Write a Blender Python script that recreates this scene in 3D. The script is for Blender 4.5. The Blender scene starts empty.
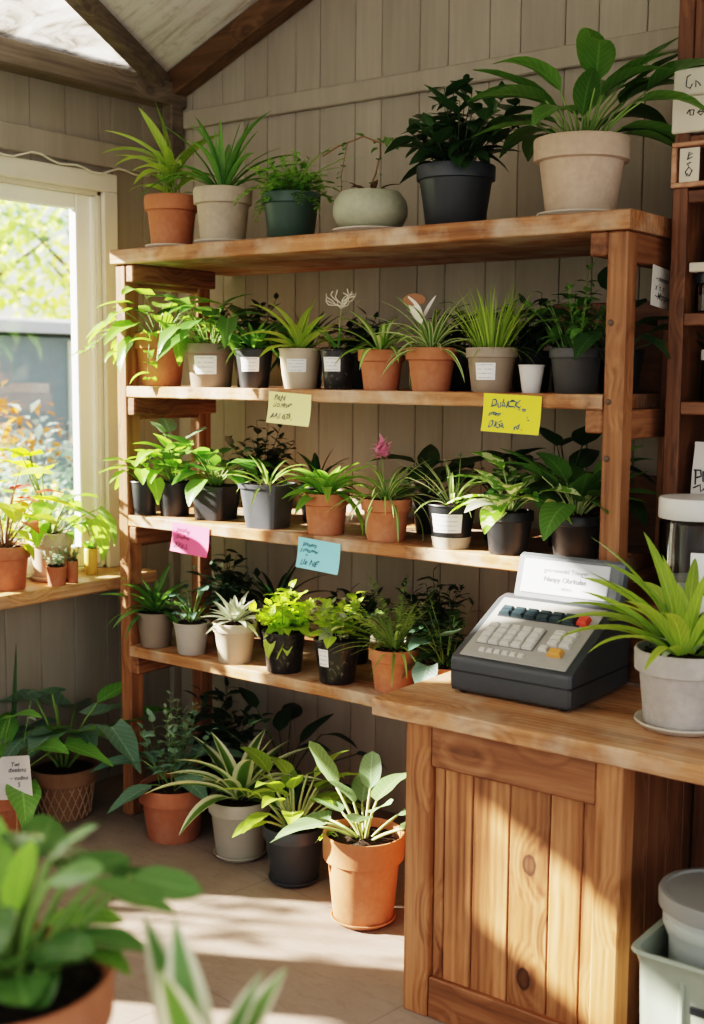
import bpy, math, random
from mathutils import Vector, Matrix
PI = math.pi
R = math.radians
col = bpy.context.scene.collection
scene = bpy.context.scene

# ------------------------------------------------------------------ camera model (also used to read positions)
CF, CYAW, CPIT, CROLL = 1221.5, 0.6484, 0.1133, 0.0072
CAM = Vector((2.8437, -2.5421, 1.3886)) * 1.25
_fw = Vector((-math.sin(CYAW) * math.cos(CPIT), math.cos(CYAW) * math.cos(CPIT), -math.sin(CPIT)))
_rt = Vector((math.cos(CYAW), math.sin(CYAW), 0))
_up = _rt.cross(_fw)
CR = _rt * math.cos(CROLL) + _up * math.sin(CROLL)
CU = -_rt * math.sin(CROLL) + _up * math.cos(CROLL)

def proj(X):
    d = Vector(X) - CAM
    z = d.dot(_fw)
    return 352 + CF * d.dot(CR) / z, 512 - CF * d.dot(CU) / z, z

def at(px, py, ax, v):
    d = _fw + CR * ((px - 352) / CF) - CU * ((py - 512) / CF)
    return CAM + d * ((v - CAM[ax]) / d[ax])

def spot(px, y, z):
    """point at depth y and height z whose picture column is px"""
    lo, hi = -3.0, 6.0
    for _ in range(50):
        m = (lo + hi) / 2
        if proj((m, y, z))[0] < px: lo = m
        else: hi = m
    return Vector((lo, y, z))

def mpp(X): return proj(X)[2] / CF

# ------------------------------------------------------------------ node helpers
def newmat(name):
    m = bpy.data.materials.new(name); m.use_nodes = True
    nt = m.node_tree; nt.nodes.clear()
    out = nt.nodes.new('ShaderNodeOutputMaterial')
    return m, nt, out

def N(nt, typ, **kw):
    n = nt.nodes.new('ShaderNode' + typ)
    for k, v in kw.items():
        if k in n.inputs: n.inputs[k].default_value = v
        else: setattr(n, k, v)
    return n

def L(nt, a, b): nt.links.new(a, b)

def math_(nt, op, a, b=None, clamp=False):
    n = nt.nodes.new('ShaderNodeMath'); n.operation = op; n.use_clamp = clamp
    for i, v in enumerate((a, b)):
        if v is None: continue
        if isinstance(v, (int, float)): n.inputs[i].default_value = v
        else: L(nt, v, n.inputs[i])
    return n.outputs[0]

def mixc(nt, fac, a, b, mode='MIX'):
    n = nt.nodes.new('ShaderNodeMix'); n.data_type = 'RGBA'; n.blend_type = mode
    for s, v in ((n.inputs[0], fac), (n.inputs[6], a), (n.inputs[7], b)):
        if isinstance(v, (int, float)): s.default_value = v
        elif isinstance(v, (tuple, list)): s.default_value = (*v[:3], 1)
        else: L(nt, v, s)
    return n.outputs[2]

def ramp(nt, fac, stops):
    n = nt.nodes.new('ShaderNodeValToRGB')
    els = n.color_ramp.elements
    while len(els) < len(stops): els.new(0.5)
    for e, (p, c) in zip(els, stops):
        e.position = p; e.color = (*c[:3], 1) if isinstance(c, (tuple, list)) else (c, c, c, 1)
    L(nt, fac, n.inputs[0])
    return n.outputs[0]

def objco(nt, scale=(1, 1, 1), src='Object'):
    tc = N(nt, 'TexCoord'); mp = N(nt, 'Mapping'); mp.inputs['Scale'].default_value = scale
    L(nt, tc.outputs[src], mp.inputs[0]); return mp.outputs[0]

def noise(nt, vec, scale, detail=4, rough=.55, dist=0):
    n = N(nt, 'TexNoise', Scale=scale, Detail=detail, Roughness=rough, Distortion=dist)
    L(nt, vec, n.inputs['Vector']); return n.outputs['Fac']

def finish(nt, out, colr, rough=.6, bump=None, bstr=.2, bdist=.01, metal=0, spec=.5, coat=0):
    p = N(nt, 'BsdfPrincipled')
    if isinstance(colr, (tuple, list)): p.inputs['Base Color'].default_value = (*colr[:3], 1)
    else: L(nt, colr, p.inputs['Base Color'])
    if isinstance(rough, (int, float)): p.inputs['Roughness'].default_value = rough
    else: L(nt, rough, p.inputs['Roughness'])
    p.inputs['Metallic'].default_value = metal
    p.inputs['Specular IOR Level'].default_value = spec
    p.inputs['Coat Weight'].default_value = coat
    if bump is not None:
        b = N(nt, 'Bump', Strength=bstr, Distance=bdist); L(nt, bump, b.inputs['Height'])
        L(nt, b.outputs[0], p.inputs['Normal'])
    L(nt, p.outputs[0], out.inputs[0])
    return p

def m_wood(name, dark, mid, light, axis=0, rough=.55, knots=.5, tone=.35, worn=0.0):
    m, nt, out = newmat(name)
    s = [9, 9, 9]; s[axis] = .8
    geo = N(nt, 'NewGeometry'); rnd = geo.outputs['Random Per Island']
    tc = N(nt, 'TexCoord')
    off = N(nt, 'CombineXYZ'); L(nt, math_(nt, 'MULTIPLY', rnd, 7.3), off.inputs[0]); L(nt, math_(nt, 'MULTIPLY', rnd, 3.1), off.inputs[1]); L(nt, math_(nt, 'MULTIPLY', rnd, 5.7), off.inputs[2])
    ad = N(nt, 'VectorMath', operation='ADD'); L(nt, tc.outputs['Object'], ad.inputs[0]); L(nt, off.outputs[0], ad.inputs[1])
    # knots: sparse stretched cells, their rings push the grain aside
    ks = [6.5, 6.5, 6.5]; ks[axis] = 4.2
    km = N(nt, 'Mapping'); km.inputs['Scale'].default_value = ks; L(nt, ad.outputs[0], km.inputs[0])
    vo = N(nt, 'TexVoronoi', Scale=1.0, Randomness=1.0); L(nt, km.outputs[0], vo.inputs['Vector'])
    kd = vo.outputs['Distance']
    kwob = math_(nt, 'ADD', kd, math_(nt, 'MULTIPLY', noise(nt, objco(nt), 40, 2), .06))
    kpick = N(nt, 'SeparateXYZ'); L(nt, vo.outputs['Color'], kpick.inputs[0])
    knot = math_(nt, 'MULTIPLY', ramp(nt, kwob, [(0.0, .75), (.10, .8), (.145, 1.0), (.17, .3), (.26, 0)]), math_(nt, 'GREATER_THAN', kpick.outputs[0], .35))
    mp = N(nt, 'Mapping'); mp.inputs['Scale'].default_value = s; L(nt, ad.outputs[0], mp.inputs[0])
    kk = N(nt, 'VectorMath', operation='SCALE'); L(nt, mp.outputs[0], kk.inputs[0]); kk.inputs['Scale'].default_value = 1
    pl = N(nt, 'VectorMath', operation='ADD'); L(nt, mp.outputs[0], pl.inputs[0])
    cx = N(nt, 'CombineXYZ'); push = math_(nt, 'MULTIPLY', ramp(nt, kd, [(0, 1.0), (.45, 0.0)]), .5)
    for i in range(3): L(nt, push, cx.inputs[i])
    L(nt, cx.outputs[0], pl.inputs[1])
    g1 = noise(nt, pl.outputs[0], 1.3, 5, .6, .9)
    wv = N(nt, 'TexWave', Scale=1.6, Distortion=5.0, Detail=3.0); wv.wave_type = 'BANDS'
    wv.bands_direction = 'XYZ'[(axis + 1) % 3]
    wv.inputs['Detail Scale'].default_value = 1.2
    L(nt, pl.outputs[0], wv.inputs['Vector'])
    s2 = [70, 70, 70]; s2[axis] = 2.2
    g2 = noise(nt, objco(nt, s2), 1.0, 3, .6)
    f = math_(nt, 'ADD', math_(nt, 'MULTIPLY', g1, .66), math_(nt, 'ADD', math_(nt, 'MULTIPLY', wv.outputs['Fac'], .09), math_(nt, 'MULTIPLY', g2, .34)))
    c = ramp(nt, f, [(.36, dark), (.53, mid), (.70, light)])
    br = math_(nt, 'ADD', math_(nt, 'MULTIPLY', rnd, tone), 1 - tone / 2)
    hs = N(nt, 'HueSaturation'); L(nt, c, hs.inputs['Color']); L(nt, br, hs.inputs['Value']); hs.inputs['Hue'].default_value = .5
    c = hs.outputs[0]
    stain = noise(nt, objco(nt), 2.6, 3, .6)
    c = mixc(nt, math_(nt, 'MULTIPLY', ramp(nt, stain, [(.52, 0.0), (.75, 1.0)]), .35), c, tuple(x * .45 for x in dark))
    ss = [5, 5, 5]; ss[axis] = .7
    streak = noise(nt, objco(nt, ss), 1.6, 5, .65, .4)
    c = mixc(nt, math_(nt, 'MULTIPLY', ramp(nt, streak, [(.5, 0.0), (.68, 1.0)]), .45), c, tuple(x * .6 for x in dark))
    if worn:
        wn = noise(nt, objco(nt), 5.0, 4, .6)
        c = mixc(nt, math_(nt, 'MULTIPLY', ramp(nt, wn, [(.45, 0.0), (.65, 1.0)]), worn), c, (.66, .56, .45))  # pale wear; on the shelf boards it also stands for sunlit edges
    c = mixc(nt, math_(nt, 'MULTIPLY', knot, knots), c, tuple(x * .22 for x in dark))
    finish(nt, out, c, rough, f, .35, .004, spec=.35)
    return m

def m_plain(name, c, rough=.5, var=.12, scale=14, bump=.1, metal=0, spec=.5, coat=0):
    m, nt, out = newmat(name)
    n = noise(nt, objco(nt), scale, 5, .6)
    cc = mixc(nt, n, tuple(x * (1 - var) for x in c), tuple(min(1, x * (1 + var)) for x in c))
    finish(nt, out, cc, rough, n if bump else None, bump, .004, metal, spec, coat)
    return m

def m_clay(name, c, bloom, amt=.4, rough=.85):
    m, nt, out = newmat(name)
    co = objco(nt)
    n1 = noise(nt, co, 7, 6, .65); n2 = noise(nt, co, 55, 4, .6); n3 = noise(nt, objco(nt, (1, 1, .35)), 16, 4, .6)
    cc = mixc(nt, n2, tuple(x * .86 for x in c), tuple(min(1, x * 1.12) for x in c))
    cc = mixc(nt, math_(nt, 'MULTIPLY', ramp(nt, n1, [(.48, 0.0), (.72, 1.0)]), amt), cc, bloom)
    cc = mixc(nt, math_(nt, 'MULTIPLY', ramp(nt, n3, [(.55, 0.0), (.8, 1.0)]), .3), cc, tuple(x * .6 for x in c))
    finish(nt, out, cc, rough, n2, .12, .003, spec=.25)
    return m

def m_nursery(name, c, speck=.6):
    """thin black nursery plastic dusted with soil"""
    m, nt, out = newmat(name)
    n = noise(nt, objco(nt), 70, 4, .7)
    cc = mixc(nt, math_(nt, 'MULTIPLY', ramp(nt, n, [(.56, 0.0), (.72, 1.0)]), speck), c, (.3, .25, .21))
    finish(nt, out, cc, .38, n, .1, .002)
    return m

def m_leaf(name, c1, c2, mode='plain', c3=None, trans=.3, rough=.32, veins=.3, vfreq=9, vary=.25):
    m, nt, out = newmat(name)
    tc = N(nt, 'UVMap'); sx = N(nt, 'SeparateXYZ'); L(nt, tc.outputs[0], sx.inputs[0])
    u, v = sx.outputs[0], sx.outputs[1]
    a = math_(nt, 'ABSOLUTE', math_(nt, 'MULTIPLY', math_(nt, 'SUBTRACT', u, .5), 2))
    at_ = N(nt, 'Attribute', attribute_name='rnd'); rnd = at_.outputs['Fac']
    co = objco(nt)
    n = noise(nt, co, 18, 3, .6)
    c = mixc(nt, math_(nt, 'ADD', math_(nt, 'MULTIPLY', n, .6), math_(nt, 'MULTIPLY', rnd, .5), True), c1, c2)
    # side veins
    w = math_(nt, 'SINE', math_(nt, 'MULTIPLY', math_(nt, 'SUBTRACT', v, math_(nt, 'MULTIPLY', a, .22)), vfreq * 2 * PI))
    vn = ramp(nt, w, [(.82, 0.0), (1.0, 1.0)])
    c = mixc(nt, math_(nt, 'MULTIPLY', vn, veins), c, tuple(min(1, x * 1.7 + .02) for x in c2))
    if mode == 'plain':
        c = mixc(nt, math_(nt, 'MULTIPLY', ramp(nt, a, [(0.02, 1.0), (.1, 0.0)]), .55), c, tuple(min(1, x * 1.6 + .03) for x in c2))
    elif mode == 'center':            # pale stripe along the middle
        c = mixc(nt, ramp(nt, a, [(.25, 1.0), (.5, 0.0)]), c, c3)
    elif mode == 'edge':              # pale margins
        c = mixc(nt, ramp(nt, a, [(.45, 0.0), (.66, 1.0)]), c, c3)
    elif mode == 'patch':
        n2 = noise(nt, co, 32, 2, .5, .6)
        c = mixc(nt, ramp(nt, n2, [(.5, 0.0), (.56, 1.0)]), c, c3)
    hs = N(nt, 'HueSaturation'); L(nt, c, hs.inputs['Color'])
    L(nt, math_(nt, 'ADD', math_(nt, 'MULTIPLY', rnd, vary * 2), 1 - vary), hs.inputs['Value'])
    c = hs.outputs[0]
    p = N(nt, 'BsdfPrincipled', Roughness=rough); L(nt, c, p.inputs['Base Color'])
    p.inputs['Specular IOR Level'].default_value = .6
    b = N(nt, 'Bump', Strength=.25, Distance=.002); L(nt, vn, b.inputs['Height']); L(nt, b.outputs[0], p.inputs['Normal'])
    t = N(nt, 'BsdfTranslucent')
    hs2 = N(nt, 'HueSaturation'); L(nt, c, hs2.inputs['Color']); hs2.inputs['Value'].default_value = 1.7; hs2.inputs['Saturation'].default_value = 1.1; hs2.inputs['Hue'].default_value = .485
    L(nt, hs2.outputs[0], t.inputs['Color'])
    mx = N(nt, 'MixShader'); mx.inputs[0].default_value = trans
    L(nt, p.outputs[0], mx.inputs[1]); L(nt, t.outputs[0], mx.inputs[2]); L(nt, mx.outputs[0], out.inputs[0])
    return m

def m_glass(name, tint=(1, 1, 1), refl=.06):
    m, nt, out = newmat(name)
    t = N(nt, 'BsdfTransparent'); t.inputs[0].default_value = (*tint, 1)
    g = N(nt, 'BsdfGlossy', Roughness=.03)
    fr = N(nt, 'Fresnel', IOR=1.35)
    mx = N(nt, 'MixShader'); L(nt, fr.outputs[0], mx.inputs[0])
    L(nt, t.outputs[0], mx.inputs[1]); L(nt, g.outputs[0], mx.inputs[2]); L(nt, mx.outputs[0], out.inputs[0])
    return m

# ------------------------------------------------------------------ materials
M = {}
M['shelf'] = m_wood('shelf_pine', (.15, 0.053, 0.019), (.36, 0.158, 0.062), (.52, 0.269, 0.129), 0, .55, .6, .25, .5)  # strong pale patches: wear plus sunlight on the board edges put into colour
M['post'] = m_wood('post_pine', (0.120, 0.043, 0.017), (0.276, 0.119, 0.049), (0.384, 0.185, 0.088), 2, .55, .75, .25)
M['rail'] = m_wood('rail_pine', (0.096, 0.035, 0.015), (0.224, 0.094, 0.041), (0.320, 0.150, 0.074), 1, .55, .6, .25)
M['counter_top'] = m_wood('worktop_pine', (.20, 0.077, 0.030), (.43, 0.207, 0.091), (.60, 0.337, 0.182), 0, .42, .5, .2, .4)
M['plank'] = m_wood('counter_plank', (0.120, 0.041, 0.016), (0.312, 0.130, 0.051), (0.448, 0.213, 0.098), 2, .5, .95, .45)
M['crail'] = m_wood('counter_rail', (0.096, 0.036, 0.015), (0.232, 0.094, 0.040), (0.336, 0.157, 0.074), 0, .5, .7, .25)
M['dark_wood'] = m_wood('cabinet_wood', (0.056, 0.021, 0.009), (0.136, 0.056, 0.024), (0.200, 0.091, 0.041), 2, .5, .4, .2)
M['dark_wood_x'] = m_wood('cabinet_board_wood', (0.072, 0.027, 0.011), (0.160, 0.066, 0.029), (0.232, 0.107, 0.051), 0, .5, .4, .2)
M['beam'] = m_wood('beam_wood', (.10, .08, .06), (.17, .135, .10), (.23, .19, .145), 1, .6, .4, .3)
M['rafter'] = m_wood('rafter_wood', (.075, .04, .02), (.15, .085, .042), (.21, .125, .065), 0, .6, .4, .3)
M['sill'] = m_wood('sill_wood', (.30, 0.145, 0.064), (.52, 0.288, 0.139), (.66, 0.422, 0.246), 1, .45, .3, .2, .2)
M['bench'] = m_wood('bench_wood', (.2, 0.096, 0.049), (.36, 0.192, 0.096), (.47, 0.279, 0.160), 0, .6, .5, .3)

def m_siding(name, c, dirt):
    m, nt, out = newmat(name)
    geo = N(nt, 'NewGeometry')
    n1 = noise(nt, objco(nt, (3, 3, .5)), 3, 5, .65); n2 = noise(nt, objco(nt, (26, 26, 1.2)), 2, 4, .6)
    cc = mixc(nt, math_(nt, 'MULTIPLY', ramp(nt, n1, [(.4, 0.0), (.75, 1.0)]), .5), c, dirt)
    cc = mixc(nt, math_(nt, 'MULTIPLY', ramp(nt, n2, [(.5, 0.0), (.8, 1.0)]), .25), cc, tuple(min(1, x * 1.35) for x in c))
    hs = N(nt, 'HueSaturation'); L(nt, cc, hs.inputs['Color'])
    L(nt, math_(nt, 'ADD', math_(nt, 'MULTIPLY', geo.outputs['Random Per Island'], .16), .92), hs.inputs['Value'])
    finish(nt, out, hs.outputs[0], .65, n2, .15, .003, spec=.3)
    return m
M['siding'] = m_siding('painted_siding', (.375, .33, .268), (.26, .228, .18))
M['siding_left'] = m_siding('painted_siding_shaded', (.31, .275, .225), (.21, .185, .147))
M['trim'] = m_plain('cream_trim', (.68, .64, .56), .55, .1, 9)
M['white_frame'] = m_plain('white_window_paint', (.90, .90, .88), .45, .04, 9)

def m_floor():
    m, nt, out = newmat('worn_concrete_floor')
    co = objco(nt)
    n1 = noise(nt, co, 1.6, 6, .6, .4); n2 = noise(nt, co, 9, 6, .65); n3 = noise(nt, co, 60, 3, .6)
    c = ramp(nt, n1, [(.3, (.19, .138, .108)), (.55, (.275, .208, .166)), (.75, (.35, .272, .22))])
    c = mixc(nt, math_(nt, 'MULTIPLY', ramp(nt, n2, [(.5, 0.0), (.72, 1.0)]), .45), c, (.25, .185, .15))
    c = mixc(nt, math_(nt, 'MULTIPLY', n3, .2), c, (.48, .40, .33))
    n4 = noise(nt, objco(nt, (1, 3, 1)), 4, 7, .75, 1.5)
    c = mixc(nt, math_(nt, 'MULTIPLY', ramp(nt, n4, [(.5, 0.0), (.6, 1.0), (.68, 0.0)]), .22), c, (.15, .105, .08))
    # slab joints
    rot = N(nt, 'Mapping'); rot.inputs['Rotation'].default_value = (0, 0, R(8)); L(nt, co, rot.inputs[0])
    br = N(nt, 'TexBrick', Scale=1.0); br.inputs['Brick Width'].default_value = .9; br.inputs['Row Height'].default_value = .62
    br.inputs['Mortar Size'].default_value = .004; br.inputs['Mortar Smooth'].default_value = .3
    L(nt, rot.outputs[0], br.inputs['Vector'])
    c = mixc(nt, math_(nt, 'MULTIPLY', br.outputs['Fac'], .28), c, (.12, .085, .065))
    h = math_(nt, 'SUBTRACT', n2, math_(nt, 'MULTIPLY', br.outputs['Fac'], .5))
    finish(nt, out, c, .7, h, .25, .006, spec=.3)
    return m
M['floor'] = m_floor()

def m_roof():
    m, nt, out = newmat('whitewashed_roof_boards')
    n1 = noise(nt, objco(nt, (1, 8, 1)), 2.2, 6, .7, .5); n2 = noise(nt, objco(nt), 12, 5, .7)
    c = ramp(nt, n1, [(.34, (.60, .54, .46)), (.48, (.86, .82, .75)), (.62, (.93, .90, .85))])
    c = mixc(nt, math_(nt, 'MULTIPLY', ramp(nt, n2, [(.55, 0.0), (.7, 1.0)]), .4), c, (.30, .245, .19))
    finish(nt, out, c, .7, n1, .2, .005)
    return m
M['roof'] = m_roof()

def m_poly():
    m, nt, out = newmat('weathered_translucent_sheet')
    n1 = noise(nt, objco(nt), 5, 7, .7, 1.2)
    c = ramp(nt, n1, [(.40, (.30, .28, .25)), (.48, (.56, .54, .51)), (.62, (.74, .73, .71))])
    t = N(nt, 'BsdfTranslucent'); L(nt, c, t.inputs[0]); d = N(nt, 'BsdfDiffuse'); L(nt, c, d.inputs[0])
    mx = N(nt, 'MixShader'); mx.inputs[0].default_value = .7
    L(nt, d.outputs[0], mx.inputs[1]); L(nt, t.outputs[0], mx.inputs[2]); L(nt, mx.outputs[0], out.inputs[0])
    return m
M['poly'] = m_poly()

TC = (.47, .185, .092)
M['terracotta'] = m_clay('terracotta', TC, (.62, .36, .25), .35)
M['terracotta_old'] = m_clay('terracotta_weathered', (.40, .145, .075), (.5, .3, .22), .3)
M['stone'] = m_clay('beige_clay', (.46, .385, .29), (.58, .52, .43), .5)
M['pinkclay'] = m_clay('pale_pink_clay', (.50, .37, .28), (.60, .50, .41), .6)
M['greyclay'] = m_clay('grey_clay', (.42, .38, .345), (.62, .58, .54), .7)
M['saucer_clay'] = m_clay('cream_clay', (.56, .50, .42), (.66, .61, .54), .4)
M['celadon'] = m_clay('celadon_glaze', (.36, .37, .27), (.50, .48, .36), .6, .4)
M['taupe'] = m_plain('taupe_plastic', (.30, .235, .175), .55, .1, 20)
M['brownpl'] = m_plain('brown_plastic', (.24, .185, .14), .55, .1, 20)
M['beigepl'] = m_plain('beige_plastic', (.50, .41, .30), .55, .08, 20)
M['greigepl'] = m_plain('greige_plastic', (.40, .36, .31), .55, .08, 20)
M['putty'] = m_plain('putty_plastic', (.40, .36, .29), .5, .08, 20)
M['black'] = m_plain('black_plastic', (.018, .02, .022), .42, .2, 25)
M['slate'] = m_plain('slate_plastic', (.035, .042, .05), .42, .15, 12)
M['charcoal'] = m_plain('charcoal_plastic', (.055, .055, .055), .5, .12, 20)
M['greenpl'] = m_plain('bottle_green_plastic', (.045, .085, .068), .4, .12, 12)
M['greysq'] = m_plain('grey_square_pot_plastic', (.075, .08, .085), .5, .12, 14)
M['nursery'] = m_nursery('black_nursery_plastic', (.016, .016, .016))
M['whitepl'] = m_plain('white_plastic', (.62, .6, .57), .45, .05, 20)
M['yellowpot'] = m_plain('yellow_glaze', (.72, .47, .1), .35, .08, 20)

def m_soil():
    m, nt, out = newmat('potting_soil')
    n = noise(nt, objco(nt), 90, 4, .8)
    c = ramp(nt, n, [(.35, (.012, .008, .006)), (.55, (.04, .026, .018)), (.72, (.12, .085, .06))])
    finish(nt, out, c, .95, n, .8, .008, spec=.1)
    return m
M['soil'] = m_soil()

def m_sticker(name, ink=(.2, .2, .22), paper=(.85, .84, .81)):
    m, nt, out = newmat(name)
    tc = N(nt, 'UVMap'); sx = N(nt, 'SeparateXYZ'); L(nt, tc.outputs[0], sx.inputs[0])
    w = math_(nt, 'FRACT', math_(nt, 'MULTIPLY', sx.outputs[1], 4.0))
    line = math_(nt, 'MULTIPLY', math_(nt, 'GREATER_THAN', w, .42), math_(nt, 'LESS_THAN', w, .62))
    inx = math_(nt, 'MULTIPLY', math_(nt, 'GREATER_THAN', sx.outputs[0], .1), math_(nt, 'LESS_THAN', sx.outputs[0], .86))
    mp = N(nt, 'Mapping'); mp.inputs['Scale'].default_value = (26, 4, 1); L(nt, tc.outputs[0], mp.inputs[0])
    n = noise(nt, mp.outputs[0], 1.0, 2)
    f = math_(nt, 'MULTIPLY', math_(nt, 'MULTIPLY', line, inx), ramp(nt, n, [(.38, 0.0), (.46, 1.0)]))
    finish(nt, out, mixc(nt, math_(nt, 'MULTIPLY', f, .6), paper, ink), .5)
    return m
M['sticker'] = m_sticker('printed_sticker')

# leaves
M['lf_yg'] = m_leaf('leaf_yellow_green', (.19, .33, .04), (.36, .48, .10), trans=.35)
M['lf_lime'] = m_leaf('leaf_lime', (.26, .42, .03), (.46, .60, .10), trans=.4, vary=.2)
M['lf_green'] = m_leaf('leaf_green', (.065, .19, .035), (.15, .31, .07), trans=.3)
M['lf_fresh'] = m_leaf('leaf_fresh_green', (.12, .29, .04), (.25, .44, .09), trans=.35)
M['lf_mid'] = m_leaf('leaf_mid_green', (.055, .145, .03), (.11, .225, .05), trans=.28)
M['lf_dark'] = m_leaf('leaf_dark', (.018, .055, .016), (.04, .095, .028), trans=.2, rough=.3)
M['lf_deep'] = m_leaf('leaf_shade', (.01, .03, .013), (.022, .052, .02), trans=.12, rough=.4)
M['lf_blue'] = m_leaf('leaf_blue_green', (.06, .13, .09), (.13, .22, .16), trans=.22, rough=.42)
M['lf_grey'] = m_leaf('leaf_grey_green', (.16, .23, .16), (.30, .37, .26), trans=.25, rough=.5)
M['lf_fern'] = m_leaf('leaf_pale_fern', (.20, .32, .08), (.34, .46, .16), trans=.35, veins=0)
M['lf_glossy'] = m_leaf('leaf_glossy', (.045, .13, .035), (.11, .22, .06), trans=.22, rough=.24)
M['lf_bluelt'] = m_leaf('leaf_pale_blue_green', (.10, .20, .14), (.21, .33, .25), trans=.22, rough=.4)
M['lf_brown'] = m_leaf('leaf_dry_brown', (.09, .045, .02), (.19, .10, .05), trans=.15, rough=.7)
M['lf_sage'] = m_leaf('leaf_sage', (.13, .24, .11), (.25, .37, .19), trans=.28, rough=.4)
M['lf_silver'] = m_leaf('leaf_silver', (.36, .42, .28), (.60, .62, .48), trans=.25, rough=.5)
M['lf_spider'] = m_leaf('leaf_spider', (.10, .25, .03), (.19, .36, .06), 'center', (.55, .60, .33), trans=.35, veins=0)
M['lf_spideredge'] = m_leaf('leaf_spider_margin', (.10, .24, .03), (.19, .35, .06), 'edge', (.62, .65, .42), trans=.35, veins=0)
M['lf_dracedge'] = m_leaf('leaf_dracaena_margin', (.06, .15, .03), (.12, .22, .045), 'edge', (.70, .72, .48), trans=.3, veins=0)
M['lf_patch'] = m_leaf('leaf_variegated', (.09, .24, .03), (.18, .36, .05), 'patch', (.62, .68, .40), trans=.35)
M['lf_red'] = m_leaf('leaf_red', (.22, .035, .025), (.34, .07, .04), trans=.35)
M['lf_varfg'] = m_leaf('leaf_cream_margin', (.06, .16, .03), (.12, .24, .05), 'edge', (.62, .62, .45), trans=.25, veins=0)
M['lf_out'] = m_leaf('leaf_garden', (.30, .44, .12), (.56, .68, .24), trans=.45)
M['lf_outyel'] = m_leaf('leaf_garden_yellow', (.58, .62, .18), (.82, .80, .34), trans=.45)
M['lf_outdk'] = m_leaf('leaf_garden_dark', (.13, .22, .14), (.26, .38, .22), trans=.35)
M['lf_outblue'] = m_leaf('needle_blue', (.30, .42, .38), (.48, .60, .54), trans=.3)
M['lf_outor'] = m_leaf('leaf_autumn', (.5, .24, .06), (.66, .36, .11), trans=.45)
M['stem'] = m_plain('green_stem', (.17, .27, .06), .5, .2, 30, 0)
M['stem_pale'] = m_plain('pale_stem', (.36, .42, .17), .5, .15, 30, 0)
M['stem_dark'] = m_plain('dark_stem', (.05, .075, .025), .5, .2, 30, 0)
M['stem_red'] = m_plain('reddish_stem', (.22, .12, .06), .5, .2, 30, 0)
M['bark'] = m_plain('bark', (.13, .09, .06), .85, .3, 30, .4)

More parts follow.
